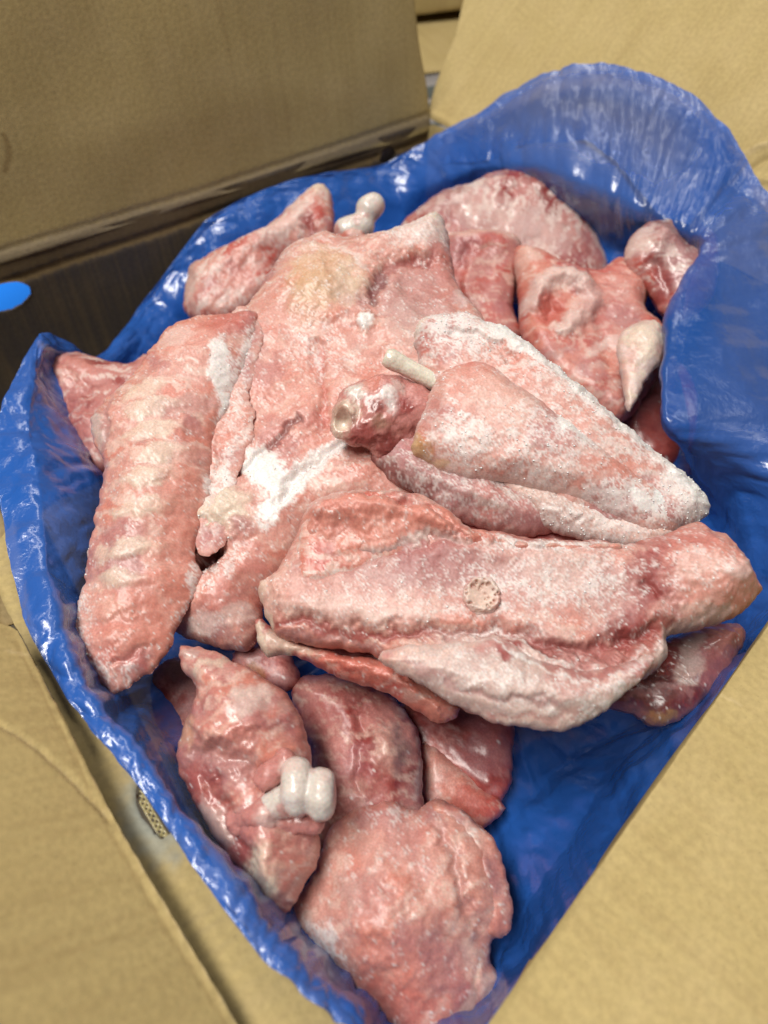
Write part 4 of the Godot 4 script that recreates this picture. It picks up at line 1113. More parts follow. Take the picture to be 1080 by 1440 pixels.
	slab(d7, "flesh", {"o": Vector3(0.1319, -0.0350, -0.1632), "u": Vector3(1.0000, 0.0000, 0.0000), "n": Vector3(0.0000, 0.9806, 0.1961),
		"p": [-32.7, -9.9, -22.8, 1.7, -9.3, 13.6, 7.2, 20.7, 25.3, 26.0, 37.2, 26.0, 39.2, 18.2, 31.2, 6.8, 18.4, -6.6, 6.0, -16.4, -8.8, -21.8, -16.0, -17.3, -25.9, -14.1],
		"f": [["c", 28.5, 17.1, 11.7, 4.1, 1.1, -8.5, 0.85, "rose"],
			["l", [11.6, 17.1, 7.9, 6.8, 4.6, -1.7], 5.8, 0.7, "grey"],
			["b", 26.8, 17.1, 10.3, 3.6, 1.0, -7.2, 5],
			["r", [-13.5, -1.7, 0, 0, 15.1, -6.6], 2.3, -2.5],
			["c", -8.2, -18.6, 7.1, 0, -0.5, -2.8, 0.7, "ochre"],
			["l", [-21.3, -9.9, -7.7, -6.6, 4.7, -9.9], 1.6, 0.5, "mauve"],
			["f", 5.8, -4.3, 3.9, 0, -0.6, -3.0, 0.5]],
		"t": 11, "b": 14, "w": 14, "fleck": 0.012, "tone": ["purple", "dark", "wine"], "mb": 0.4, "mc": 0.22, "frost": 0.08, "st": 0.9, "sd": 57, "fib": 1.0, "fibre": 0.1, "rim": "mauve"}, M.wet)
	slab(d6, "side_flap", {"o": Vector3(0.0373, -0.0430, -0.0838), "u": Vector3(0.9954, 0.0913, 0.0274), "n": Vector3(-0.0953, 0.9535, 0.2860),
		"p": [-17.8, 23.6, -10.0, 24.1, -3.1, 19.7, 6.3, 11.0, 10.6, 1.1, 13.2, -10.6, 11.9, -22.5, 7.0, -25.0, 2.7, -24.1, -1.4, -17.7, -4.5, -5.2, -8.3, 7.8, -14.4, 17.3],
		"f": [["b", 2.7, -2.6, 5.6, 1.4, 3.6, -14.6, 3],
			["c", 4.7, -17.7, 5.5, 0.0, -0.4, -7.3, 0.5, "coral"],
			["c", -2.4, 10.5, 6.9, 0.0, -0.3, -6.9, 0.4, "pale"],
			["f", -5.1, 15.9, 8.3, -4.6, -3.1, -4.7, 0.3]],
		"t": 6, "b": 9, "w": 11, "pim": 0.9, "tone": ["pink", "coral", "pale"], "mb": 0.38, "mc": 0.36, "frost": 0.16, "fleck": 0.01, "st": 0.9, "sd": 59, "rim": "coral"}, M.meat)
	var leg := thing("drumstick", Vector3(-0.0553, -0.0390, -0.1165), "pale pink leg piece with a white knuckle at the lower left", "meat", "frozen poultry pieces heaped in the bag")
	slab(leg, "flesh", {"o": Vector3(-0.0562, -0.0220, -0.1105), "u": Vector3(0.9989, 0.0445, 0.0156), "n": Vector3(-0.0471, 0.9428, 0.3300),
		"p": [-33.6, 56.6, -28.6, 55.8, -17.5, 53.4, -4.7, 47.2, 8.0, 40.4, 15.8, 34.4, 22.2, 25.0, 25.8, 15.1, 27.3, 6.8, 24.9, -0.0, 28.6, -10.7, 31.0, -18.5, 29.9, -28.7, 26.0, -37.4, 19.6, -47.2, 13.6, -50.8, 9.3, -47.3, 2.5, -37.5, -6.7, -26.3, -16.3, -13.4, -24.8, 0.0, -28.7, 9.6, -27.5, 20.9, -24.0, 31.0, -23.9, 38.3, -30.9, 47.4],
		"f": [["b", -0.2, 25.1, 20.9, -0.1, 1.3, -19.6, 6],
			["b", 17.3, -27.5, 10.4, 3.5, 8.4, -18.5, 5],
			["r", [-22.1, 2.7, -14.0, 11.0, 0.9, 8.2, 13.0, 1.3], 4.6, -4],
			["r", [-13.2, 1.4, -5.0, -10.7, 1.6, -23.7, 3.6, -33.8], 4.3, -5],
			["c", -7.9, 8.2, 17.6, -0.0, 0.7, -9.3, 0.9, "mauve"],
			["c", -12.7, -5.4, 7.7, 5.3, 11.6, -13.8, 0.7, "wine"],
			["c", 1.4, -21.1, 3.8, 0.9, 4.4, -12.2, 0.7, "wine"],
			["c", 11.9, -31.3, 6.4, 1.6, 3.5, -10.0, 0.95, "cream"],
			["c", 17.0, -21.1, 10.5, 3.6, 5.3, -11.9, 0.35, "coral"],
			["b", 12.5, -30.0, 5.9, 1.5, 3.0, -8.6, 4],
			["c", 3.9, 32.3, 7.8, -0.0, 0.4, -6.4, 0.7, "fat"],
			["c", -8.6, 18.0, 17.7, -3.0, -0.9, -8.3, 0.35, "coral"],
			["c", -23.7, 19.5, 4.8, -0.0, 0.8, -8.4, 0.4, "yellow"],
			["c", -9.0, -14.7, 4.5, 3.0, 6.1, -7.2, 0.6, "fat"],
			["r", [-19.3, 20.9, -2.7, 18.0, 14.8, 23.6], 2.9, 2],
			["l", [-22.7, 42.8, -18.5, 47.3, -10.8, 47.2], 2.4, 0.6, "cream"],
			["b", -21.2, 42.8, 4.3, -0.0, 0.4, -4.2, 3],
			["c", -26.7, 51.9, 5.0, -0.0, 0.3, -3.0, 0.5, "grey"],
			["c", 13.1, -1.4, 4.0, -0.0, 0.2, -3.2, 0.5, "red"]],
		"t": 16, "b": 18, "w": 26, "tone": ["rose", "coral", "pale"], "mb": 0.3, "mc": 0.38, "frost": 0.08, "st": 0.85, "sd": 58, "fib": 0.7, "fibre": 0.5, "mid": 1.1}, M.wet)
	blob(leg, "knuckle_bone", Vector3(-0.0312, -0.0039, -0.1012), Vector3(1.0000, 0.0000, 0.0000), Vector3(0.0000, 0.6429, -0.7659), [[-1.8, 6.5, 0.0, -1.62, 4.89, 3.54, 5.3, 5.3], [-1.62, 4.89, 3.54, -1.55, 1.0, 5.0, 5.3, 5.3], [-1.55, 1.0, 5.0, -1.62, -2.89, 3.54, 5.3, 5.3], [-1.62, -2.89, 3.54, -1.8, -4.5, 0.0, 5.3, 5.3], [-1.8, -4.5, 0.0, -1.98, -2.89, -3.54, 5.3, 5.3], [-1.98, -2.89, -3.54, -2.05, 1.0, -5.0, 5.3, 5.3], [-2.05, 1.0, -5.0, -1.98, 4.89, -3.54, 5.3, 5.3], [-1.98, 4.89, -3.54, -1.8, 6.5, 0.0, 5.3, 5.3], [7.6, 3.83, 2.5, 7.75, 2.42, 5.47, 4.7, 4.7], [7.75, 2.42, 5.47, 7.81, -1.0, 6.7, 4.7, 4.7], [7.81, -1.0, 6.7, 7.75, -4.42, 5.47, 4.7, 4.7], [7.75, -4.42, 5.47, 7.6, -5.83, 2.5, 4.7, 4.7], [7.6, -5.83, 2.5, 7.45, -4.42, -0.47, 4.7, 4.7], [7.45, -4.42, -0.47, 7.39, -1.0, -1.7, 4.7, 4.7], [7.39, -1.0, -1.7, 7.45, 2.42, -0.47, 4.7, 4.7], [7.45, 2.42, -0.47, 7.6, 3.83, 2.5, 4.7, 4.7], [-1.5, 1, 0, 9, -1, 2, 4.6, 4.2], [-17, -10, -4, -7, -5, -1, 4.5, 6.2]], [], [[-14, -9, 2, 7, "fat", 0.85], [13, -3, 8, 4, "bone", 0.7], [4, -8, 4, 4, "pink", 0.8], [3.8, 2, 6, 2.4, "rose", 0.7], [3.8, 7, 3, 2.4, "rose", 0.6], [-6, -6, 6, 4, "rose", 0.7], [-4, 10, 3, 5, "fat", 0.8], [9, 6, 5, 4, "fat", 0.6], [-3, 0, 9, 4, "frost", 0.5]], "gristle", 0.6, 2.0, 0.45, M.bone)
	blob(leg, "joint_tissue", Vector3(-0.0312, -0.0039, -0.1012), Vector3(1.0000, 0.0000, 0.0000), Vector3(0.0000, 0.6429, -0.7659), [[-24, -14, -6, -14, -10, -2, 6, 6.5], [-14, 2, -6, -7, 9, -6, 5, 4.5], [-10, -14, -4, 4, -14, -4, 5, 4.5]], [], [[-12, -9, 2, 6, "fat", 0.6], [-6, 8, 0, 4, "fat", 0.7]], "rose", 0.9, 3, 1.3, M.wet)
	var carcass := thing("poultry_carcass", Vector3(-0.0901, -0.0232, -0.2834), "large split carcass with pale ribs on the left of the heap", "carcass", "frozen poultry pieces heaped in the bag")
	slab(carcass, "breast", {"o": Vector3(-0.0905, -0.0040, -0.2777), "u": Vector3(0.9998, 0.0183, 0.0055), "n": Vector3(-0.0192, 0.9577, 0.2873),
		"p": [12.8, 96.7, 20.1, 112.1, 29.9, 133.3, 41.1, 142.4, 55.6, 147.7, 72.0, 143.6, 95.7, 149.8, 110.1, 156.3, 121.9, 161.8, 128.6, 153.7, 130.7, 125.6, 135.7, 104.0, 151.0, 75.6, 152.5, 33.3, 127.2, -21.9, 97.8, -37.6, 65.2, -39.3, 51.3, -52.7, 39.7, -69.4, 31.8, -82.1, 29.6, -101.3, 16.3, -104.6, 3.0, -100.1, -8.3, -96.6, -18.7, -81.8, -20.0, -56.0, -19.0, -32.7, -20.9, 0.2, -19.9, 26.4, -10.9, 53.8, 0.7, 82.7],
		"f": [["b", 57.1, 100.2, 25.3, -5.9, -3.0, -27.1, 7],
			["c", 57.0, 102.6, 21.3, -5.0, -2.6, -22.8, 0.62, "yellow"],
			["c", 50.0, 86.3, 11.7, -5.3, -4.8, -18.4, 0.35, "yellow"],
			["c", 72.5, 100.0, 8.6, -4.0, -5.3, -18.9, 0.35, "cream"],
			["b", 114.6, 101.7, 24.8, -0.4, -0.5, -25.1, -4],
			["c", 108.7, 92.4, 23.5, 10.1, 6.5, -23.3, 0.65, "mauve"],
			["c", 112.1, 71.7, 19.2, 8.1, 5.0, -18.0, 0.35, "grey"],
			["r", [132.4, 118.3, 115.0, 118.1, 99.4, 115.2, 87.8, 104.5, 84.1, 85.8], 5.7, -4],
			["l", [130.6, 120.3, 115.0, 119.1, 99.4, 115.2, 88.7, 104.5, 84.0, 90.4], 3.3, 0.75, "wine"],
			["l", [88.7, 104.5, 85.0, 92.7, 84.0, 86.9], 3.7, 0.7, "purple"],
			["l", [134.3, 115.8, 136.6, 101.4, 133.3, 89.7], 3.7, 0.5, "frost"],
			["c", 113.6, 146.3, 18.5, 6.0, 3.0, -15.9, 0.7, "fat"],
			["c", 119.8, 155.2, 6.1, -0.1, -0.1, -5.6, 0.9, "cream"],
			["f", 109.5, 141.2, 25.5, 5.3, 1.9, -16.1, 0.38],
			["c", 47.9, 142.3, 16.9, 3.6, 1.7, -9.8, 0.45, "coral"],
			["c", 39.8, 143.7, 13.6, 6.2, 2.0, -6.3, 0.45, "red"],
			["l", [62.3, 124.4, 74.1, 116.8, 82.0, 107.0], 1.9, 0.7, "fat"],
			["c", 126.3, 108.7, 8.3, -0.1, -0.8, -25.4, 0.4, "coral"],
			["f", 79.5, 72.1, 4.8, -0.1, 0.0, -4.4, 1.0],
			["b", 79.5, 72.1, 6.0, -0.1, 0.1, -5.3, 3],
			["f", 54.8, 54.7, 18.6, -18.1, -9.6, -14.1, 0.25],
			["f", 40.2, 134.8, 31.9, 14.6, 6.7, -20.3, 0.2],
			["c", 34.1, 29.4, 22.7, -7.2, -8.1, -45.6, 0.35, "coral"],
			["c", 59.3, 29.1, 9.2, -2.0, -5.7, -46.4, 0.45, "coral"],
			["r", [54.7, 59.1, 58.4, 29.1, 60.0, 4.7], 4.2, -2.5],
			["l", [55.7, 54.7, 58.6, 29.1, 59.9, 8.7], 2.1, 0.5, "red"],
			["l", [70.6, 0.7, 57.1, -12.7, 47.2, -22.1, 40.9, -32.3], 5.0, 0.85, "frost"],
			["k", [75.8, 2.6, 57.1, -12.7, 47.2, -22.1, 39.3, -34.1, 31.6, -45.8], 5.8, 0.75],
			["r", [75.8, 2.6, 57.1, -11.8, 47.2, -21.2, 39.3, -34.1], 3.1, -3],
			["l", [74.1, -0.3, 62.2, -9.0, 50.5, -20.3], 1.4, 0.9, "wine"],
			["f", 31.3, -17.0, 8.9, 3.6, 5.9, -15.2, 0.95],
			["l", [46.8, 11.3, 37.7, 1.7, 27.2, -10.8, 18.4, -18.9], 2.0, 0.6, "purple"],
			["r", [46.8, 11.3, 37.7, 1.7, 27.2, -10.8, 18.4, -18.9, 2.4, -26.9], 2.4, -2.5],
			["k", [23.7, -14.9, 33.5, -23.1, 44.8, -27.2, 36.3, -39.1], 4.6, 0.6],
			["b", 10.8, -38.9, 14.1, 2.6, 2.6, -10.7, 6],
			["c", 10.8, -38.9, 14.9, 2.7, 2.6, -10.7, 0.9, "cream"],
			["c", 3.0, -32.9, 8.7, 3.5, 2.2, -5.2, 0.8, "fat"],
			["b", 20.6, -48.6, 6.5, -0.0, 0.5, -6.1, 4],
			["c", 22.4, -48.7, 5.0, -0.0, 0.4, -5.3, 0.7, "mauve"],
			["b", 6.2, -58.0, 7.6, -2.9, -1.8, -7.0, -16],
			["c", 6.2, -58.0, 6.6, -2.5, -1.5, -6.0, 0.95, "dark"],
			["c", 2.6, -67.3, 4.1, -1.5, -1.9, -7.6, 0.9, "dark"],
			["b", 3.4, -66.4, 4.5, -1.7, -1.8, -6.9, -10],
			["c", 20.8, -74.8, 17.8, 16.5, 12.1, -13.8, 0.55, "coral"],
			["b", 17.6, -78.4, 15.1, 14.0, 8.3, -9.3, 4],
			["l", [-8.4, -95.9, 8.6, -94.3, 25.3, -89.1], 4.2, 0.6, "fat"],
			["f", 13.2, -67.4, 11.7, 7.4, 4.8, -7.6, 0.4],
			["c", 123.6, 101.1, 15.2, -7.2, -9.1, -28.1, 0.4, "rose"],
			["f", 110.3, 52.3, 16.9, 33.2, 13.4, -9.5, 0.15],
			["c", 128.0, -1.3, 22.4, -0.2, -0.9, -24.7, 0.5, "mauve"]],
		"t": 17, "b": 20, "w": 24, "tone": ["pink", "coral", "pale"], "mb": 0.3, "mc": 0.4, "frost": 0.19, "fleck": 0.014, "st": 0.85, "sd": 61, "fib": 0.6, "fibre": 0.3, "mid": 1.0, "big": 3.0, "crystals": 0.03}, M.meat)
	slab(carcass, "rib_side", {"o": Vector3(-0.1074, 0.0035, -0.2365), "u": Vector3(0.9989, -0.0458, -0.0137), "n": Vector3(0.0478, 0.9567, 0.2870),
		"p": [-21.3, 79.6, -16.3, 92.2, -10.0, 102.9, -3.0, 109.0, 6.3, 112.5, 21.5, 114.7, 35.9, 116.4, 39.1, 107.0, 37.4, 95.2, 33.8, 79.2, 27.9, 59.2, 22.2, 40.1, 22.1, 21.9, 21.9, 4.3, 18.2, -10.9, 18.3, -25.5, 21.5, -36.0, 19.9, -44.7, 15.9, -53.3, 12.2, -61.7, 11.8, -68.3, 7.1, -75.6, 4.6, -80.8, -0.4, -84.3, -6.9, -87.8, -11.4, -90.9, -17.1, -86.8, -24.9, -81.1, -31.6, -73.9, -32.9, -63.9, -33.7, -53.1, -31.8, -36.9, -32.0, -11.9, -31.5, 3.1, -32.3, 22.5, -39.3, 36.4, -42.6, 46.6, -35.8, 58.4, -28.1, 68.4],
		"f": [["b", -13.2, 59.1, 15.0, 7.2, 2.2, -5.1, 0.8],
			["c", -13.9, 59.1, 11.4, 5.5, 2.4, -5.5, 0.6, "cream"],
			["r", [-27.6, 51.9, -12.5, 53.2, 3.5, 56.6], 2.7, -0.3],
			["b", -10.0, 47.5, 15.1, 6.4, 2.0, -5.1, 0.8],
			["c", -9.8, 47.6, 12.5, 5.3, 2.2, -5.5, 0.6, "cream"],
			["r", [-24.3, 40.5, -9.3, 41.7, 6.5, 45.1], 2.7, -0.3],
			["b", -10.1, 34.1, 15.2, 5.3, 1.8, -5.0, 0.8],
			["c", -8.2, 34.2, 13.2, 4.6, 1.9, -5.4, 0.6, "cream"],
			["r", [-24.2, 27.3, -9.5, 28.5, 6.1, 31.7], 2.6, -0.3],
			["b", -3.4, 22.2, 15.4, 4.2, 1.5, -5.0, 0.8],
			["c", -1.7, 22.3, 11.4, 3.1, 1.6, -5.4, 0.6, "cream"],
			["r", [-17.4, 15.6, -2.8, 16.7, 12.6, 19.8], 2.6, -0.3],
			["b", -7.0, 8.4, 15.1, 4.0, 1.5, -4.8, 0.8],
			["c", -5.3, 8.5, 14.5, 3.9, 1.6, -5.2, 0.6, "cream"],
			["r", [-20.8, 2.0, -6.4, 3.1, 8.8, 6.1], 2.5, -0.3],
			["b", -7.6, -7.7, 15.2, 2.7, 1.2, -4.7, 0.8],
			["c", -7.8, -7.7, 14.5, 2.6, 1.3, -5.1, 0.6, "cream"],
			["r", [-21.1, -13.8, -7.0, -12.8, 7.9, -10.0], 2.5, -0.3],
			["b", -9.2, -27.7, 14.8, 2.5, 1.2, -4.5, 0.8],
			["c", -10.4, -27.7, 16.1, 2.8, 1.3, -4.9, 0.6, "cream"],
			["r", [-22.4, -33.6, -8.6, -32.7, 5.9, -30.0], 2.4, -0.3],
			["b", -12.3, -41.8, 14.7, 1.9, 1.0, -4.4, 0.8],
			["c", -12.3, -41.8, 13.4, 1.7, 1.1, -4.8, 0.6, "cream"],
			["r", [-25.3, -47.5, -11.7, -46.6, 2.6, -44.0], 2.3, -0.3],
			["b", -14.4, -56.2, 14.5, 1.5, 1.0, -4.3, 0.8],
			["c", -12.6, -56.2, 13.3, 1.4, 1.0, -4.6, 0.3, "cream"],
			["r", [-27.1, -61.7, -13.7, -60.9, 0.3, -58.4], 2.3, -0.3],
			["b", -12.7, -68.5, 14.5, 0.2, 0.6, -4.2, 0.8],
			["c", -11.7, -68.5, 13.6, 0.2, 0.6, -4.5, 0.3, "cream"],
			["r", [-25.2, -73.8, -12.0, -73.0, 1.8, -70.6], 2.2, -0.3],
			["c", 7.3, 101.2, 24.3, 12.2, 5.8, -14.5, 0.6, "coral"],
			["c", 22.4, 104.0, 15.3, 0.6, 0.8, -9.3, 0.45, "red"],
			["c", -3.3, 93.8, 8.8, 4.4, 3.1, -7.6, 0.5, "fat"],
			["f", 21.7, 78.8, 5.6, -0.4, 0.2, -18.4, 1.0],
			["f", 26.9, 48.6, 4.6, 2.2, 6.2, -15.4, 0.6],
			["k", [37.9, 102.2, 33.6, 81.4, 28.1, 57.1, 32.9, 42.5, 29.0, 24.0, 23.3, 8.2], 5.0, 0.55],
			["c", -37.6, 40.6, 3.9, 1.4, 5.9, -15.5, 0.9, "grey"],
			["l", [-31.7, 55.4, -31.7, 30.5, -30.9, -4.4], 2.3, 0.6, "mauve"],
			["r", [-32.0, 54.9, -31.7, 30.5, -30.1, -4.4], 1.9, -1.5],
			["c", 10.7, -3.6, 10.3, 0.2, 2.3, -22.0, 0.6, "coral"],
			["c", 13.3, -29.1, 13.3, -2.2, -1.2, -20.6, 0.6, "coral"],
			["c", 8.0, -55.1, 19.4, -3.2, -1.1, -19.4, 0.6, "coral"],
			["c", -16.7, -73.4, 18.5, -6.3, -3.1, -14.8, 0.5, "red"],
			["c", -5.8, -60.3, 19.2, 0.2, 1.7, -13.0, 0.5, "coral"],
			["c", -26.2, -52.2, 6.5, -1.1, -0.3, -19.4, 0.6, "pink"],
			["b", 23.7, 44.3, 7.2, 0.2, 0.9, -10.7, 3],
			["c", 23.7, 44.3, 6.9, 0.2, 0.9, -10.3, 0.8, "coral"],
			["c", 8.7, 50.2, 17.3, 4.9, 1.6, -5.7, 0.4, "mauve"],
			["r", [-11.1, -79.7, -1.0, -73.2, 9.5, -68.3], 2.2, -2.5],
			["f", -28.1, -60.5, 6.4, -1.1, -0.3, -22.1, 0.3],
			["f", -15.5, -81.3, 20.8, -9.0, -2.7, -8.5, 0.3],
			["k", [18.6, -14.6, 19.4, -39.6, 13.7, -63.3], 2.4, 0.5],
			["k", [-34.0, -11.9, -33.6, -40.4, -34.0, -57.3], 2.0, 0.4],
			["b", -8.2, 11.3, 31.2, -6.5, -5.9, -89.3, 5]],
		"t": 9, "b": 14, "w": 24, "pw": 1.8, "fleck": 0.008, "tone": ["pink", "coral", "pale"], "mb": 0.36, "mc": 0.42, "frost": 0.16, "st": 0.8, "sd": 62, "fib": 0.8, "fibre": -0.1, "mid": 0.9, "big": 2.4, "rag": 1.6, "crystals": 0.03}, M.meat)
	slab(carcass, "seam_membrane", {"o": Vector3(-0.0820, 0.0150, -0.2794), "u": Vector3(0.9998, 0.0183, 0.0055), "n": Vector3(-0.0192, 0.9577, 0.2873),
		"p": [-0.5, 75.6, 9.1, 73.5, 15.7, 57.2, 14.1, 34.4, 12.3, 16.8, 15.7, -0.2, 12.2, -16.5, 8.1, -32.3, 6.5, -47.7, 5.7, -62.5, -0.5, -70.4, -7.7, -66.0, -12.3, -47.5, -11.8, -32.2, -10.5, -16.3, -10.6, 0.1, -10.8, 17.1, -8.3, 39.2, -3.7, 57.5],
		"f": [["f", 5.2, 4.1, 5.2, -0.9, -1.9, -43.8, 0.25],
			["f", 2.0, -36.2, 6.3, -1.3, -1.1, -15.0, 0.4],
			["f", 4.8, 57.4, 4.7, -0.6, 0.0, -13.8, 0.4],
			["c", 1.4, -4.2, 5.8, -0.1, 0.9, -10.6, 0.7, "coral"],
			["f", 7.1, 52.7, 3.9, -0.5, 0.0, -18.2, 0.4],
			["c", 2.9, 23.5, 5.2, -0.1, 1.0, -13.0, 0.6, "pink"],
			["r", [2.1, 66.9, 0.4, 25.7, -0.4, -8.3, -2.6, -40.0, -3.2, -62.4], 2.7, -1.6]],
		"t": 3.2, "b": 9, "w": 16, "pw": 1.6, "tone": ["pink", "coral", "fat"], "rim": "pink", "mb": 0.3, "mc": 0.42, "frost": 0.24, "fleck": 0.02, "st": 0.8, "sd": 67, "rag": 2.0, "big": 1.6, "mid": 0.7, "crystals": 0.05}, M.frosty)
	var wing := thing("thigh_piece", Vector3(0.0846, 0.0041, -0.2709), "frost covered thigh piece with a cut bone resting on top of the heap", "meat", "frozen poultry pieces heaped in the bag")
	slab(wing, "under_meat", {"o": Vector3(0.0349, 0.0060, -0.2436), "u": Vector3(1.0000, 0.0000, 0.0000), "n": Vector3(-0.0000, 0.9439, 0.3304),
		"p": [-41.9, 18.8, -38.9, 29.0, -18.3, 31.3, 4.2, 24.5, 26.2, 15.5, 49.4, 0.1, 49.8, -19.0, 31.8, -23.2, 12.4, -19.0, -5.1, -12.7, -22.8, 0.1, -34.8, 8.8],
		"f": [["b", 3.1, -4.2, 36.4, -9.9, -2.3, -8.6, 5],
			["c", -12.6, 4.4, 19.2, -8.5, -2.8, -7.0, 0.5, "mauve"],
			["l", [-40.9, 15.5, -26.7, 4.4, -10.9, -8.5], 2.6, 0.8, "dark"],
			["f", 3.2, -2.1, 42.7, -12.5, -4.1, -14.3, 0.36]],
		"t": 12, "b": 12, "w": 13, "tone": ["mauve", "rose", "grey"], "mb": 0.3, "mc": 0.35, "frost": 0.12, "st": 0.8, "sd": 63, "fib": 0.5, "fibre": -0.3}, M.frosty)
	slab(wing, "back_skin", {"o": Vector3(0.0837, 0.0220, -0.2620), "u": Vector3(0.9990, 0.0400, 0.0200), "n": Vector3(-0.0447, 0.8935, 0.4468),
		"p": [-68.6, 56.8, -65.8, 64.2, -60.5, 66.4, -50.0, 68.5, -43.7, 69.2, -37.5, 66.3, -29.3, 62.5, -21.1, 59.1, -13.1, 52.6, 2.5, 38.0, 17.8, 22.8, 32.7, 7.6, 45.5, -4.8, 56.3, -14.7, 63.4, -21.5, 69.2, -31.1, 70.6, -36.5, 65.8, -41.0, 63.2, -43.9, 55.4, -46.8, 43.7, -50.0, 32.3, -49.2, 23.0, -46.5, 13.6, -43.4, -1.6, -39.3, -20.5, -27.0, -35.7, -10.3, -51.2, 11.1, -64.0, 33.1],
		"f": [["b", 8.6, 3.8, 47.6, -42.4, -15.9, -19.8, 6],
			["r", [-15.3, 49.9, 17.5, 18.5, 45.3, -7.3, 64.7, -28.0], 5.3, 3],
			["k", [-21.2, 56.8, 17.6, 20.7, 45.4, -6.2, 64.9, -26.0], 9.1, 0.75],
			["f", -44.0, 57.3, 24.7, -5.3, -3.1, -16.9, 0.42],
			["c", -62.8, 48.7, 4.3, -0.1, -0.1, -7.8, 0.7, "red"],
			["l", [-68.6, 56.8, -65.8, 64.2, -60.5, 65.7], 3.1, 0.8, "cream"],
			["c", -40.1, 46.0, 14.0, -3.0, -1.4, -7.6, 0.5, "coral"],
			["r", [-50.3, 53.0, -33.9, 48.1, -19.9, 36.7], 2.6, -2.5],
			["f", 60.5, -32.0, 13.9, -13.5, -9.5, -10.5, 0.5],
			["l", [2.0, 28.6, 28.4, 3.4, 46.5, -15.5], 5.0, 0.4, "mauve"]],
		"t": 13, "b": 16, "w": 15, "tone": ["pink", "coral", "fat"], "mb": 0.28, "mc": 0.38, "frost": 0.39, "st": 0.8, "sd": 64, "mid": 1.2, "rag": 1.6, "crystals": 0.1, "rim": "frost", "rimw": 3}, M.frosty)
	slab(wing, "front_flap", {"o": Vector3(0.0676, 0.0300, -0.2539), "u": Vector3(0.9990, 0.0384, 0.0211), "n": Vector3(-0.0438, 0.8754, 0.4815),
		"p": [-54.8, -3.6, -53.4, 4.4, -49.4, 13.6, -46.1, 24.9, -40.7, 34.2, -31.7, 39.8, -23.7, 41.3, -15.9, 39.5, -6.3, 30.5, 10.8, 17.4, 29.3, 2.3, 47.5, -11.9, 63.8, -21.9, 76.0, -32.7, 71.6, -42.2, 56.4, -46.8, 45.6, -42.0, 27.5, -32.2, 12.7, -26.2, -2.3, -21.8, -15.6, -19.7, -28.9, -18.0, -40.4, -13.5, -49.0, -8.1],
		"f": [["b", -1.4, 1.7, 55.4, -35.0, -14.1, -23.9, 5],
			["c", -29.9, 28.8, 22.2, -9.0, -5.4, -14.8, 0.5, "coral"],
			["c", -23.8, 39.2, 17.2, -0.3, -0.1, -3.7, 0.45, "red"],
			["c", -50.9, -4.7, 6.1, -0.1, -0.0, -4.9, 0.85, "ochre"],
			["l", [-52.9, 0.4, -48.1, -8.8, -38.5, -13.5], 2.1, 0.7, "yellow"],
			["f", -30.5, -1.9, 14.4, -5.7, -4.1, -11.1, 0.42],
			["f", 21.8, 5.4, 8.9, -2.7, -1.8, -6.1, 1.0],
			["b", 21.8, 5.4, 8.3, -2.5, -1.8, -6.1, 1.6],
			["f", 6.0, -4.4, 21.5, -8.6, -7.6, -19.4, 0.33],
			["f", 29.2, -0.7, 12.2, -4.9, -2.6, -6.5, 0.45],
			["f", 53.8, -30.5, 17.8, -7.0, -4.0, -9.4, 0.55],
			["k", [60.2, -18.9, 60.6, -26.7, 55.4, -35.4, 46.5, -28.5], 3.0, 0.7],
			["f", -30.3, 11.3, 2.4, -0.0, -0.0, -2.1, 0.7],
			["f", -36.0, 16.5, 1.7, -0.0, -0.0, -1.8, 0.6],
			["c", -10.6, 16.1, 18.8, -7.6, -5.0, -13.3, 0.5, "pale"],
			["c", 28.4, -14.6, 24.1, -9.6, -5.2, -12.8, 0.3, "coral"],
			["c", 39.6, -18.7, 12.0, -4.8, -2.6, -6.4, 0.4, "coral"],
			["l", [-28.9, -18.0, -13.7, -20.1, 7.1, -23.8], 2.4, 0.8, "fat"],
			["f", 31.5, -28.4, 9.0, -3.6, -2.6, -6.3, 0.5]],
		"t": 10, "b": 8, "w": 13, "tone": ["pink", "coral", "fat"], "mb": 0.3, "mc": 0.4, "frost": 0.25, "st": 0.8, "sd": 65, "mid": 0.8, "rag": 1.0, "crystals": 0.1, "bend": Vector3(-1.2, -1.5, 0), "rim": "fat"}, M.frosty)
	slab(wing, "lower_flap", {"o": Vector3(0.0678, 0.0050, -0.2263), "u": Vector3(0.9990, 0.0400, 0.0200), "n": Vector3(-0.0447, 0.8935, 0.4468),
		"p": [-16.0, 17.4, -12.2, 25.6, 7.5, 26.3, 30.4, 17.8, 52.7, 5.4, 68.9, -5.6, 66.6, -10.5, 54.9, -14.7, 39.9, -13.2, 28.7, -10.2, 13.6, -6.5, 2.4, -0.0, -7.0, 8.1],
		"f": [["b", 10.3, 3.9, 18.5, -7.3, -3.1, -7.8, 4],
			["f", 29.0, -4.3, 31.5, -8.6, -3.4, -11.3, 0.42],
			["c", 14.1, 3.9, 13.6, -5.4, -2.9, -7.2, 0.5, "grey"],
			["r", [-1.0, 12.1, 10.3, 3.9, 21.4, -4.2], 2.1, -1.5]],
		"t": 9, "b": 10, "w": 10, "tone": ["pale", "pink", "fat"], "mb": 0.3, "mc": 0.4, "frost": 0.28, "st": 0.8, "sd": 66, "crystals": 0.2, "fib": 0.7, "fibre": -0.5, "rim": "fat"}, M.frosty)
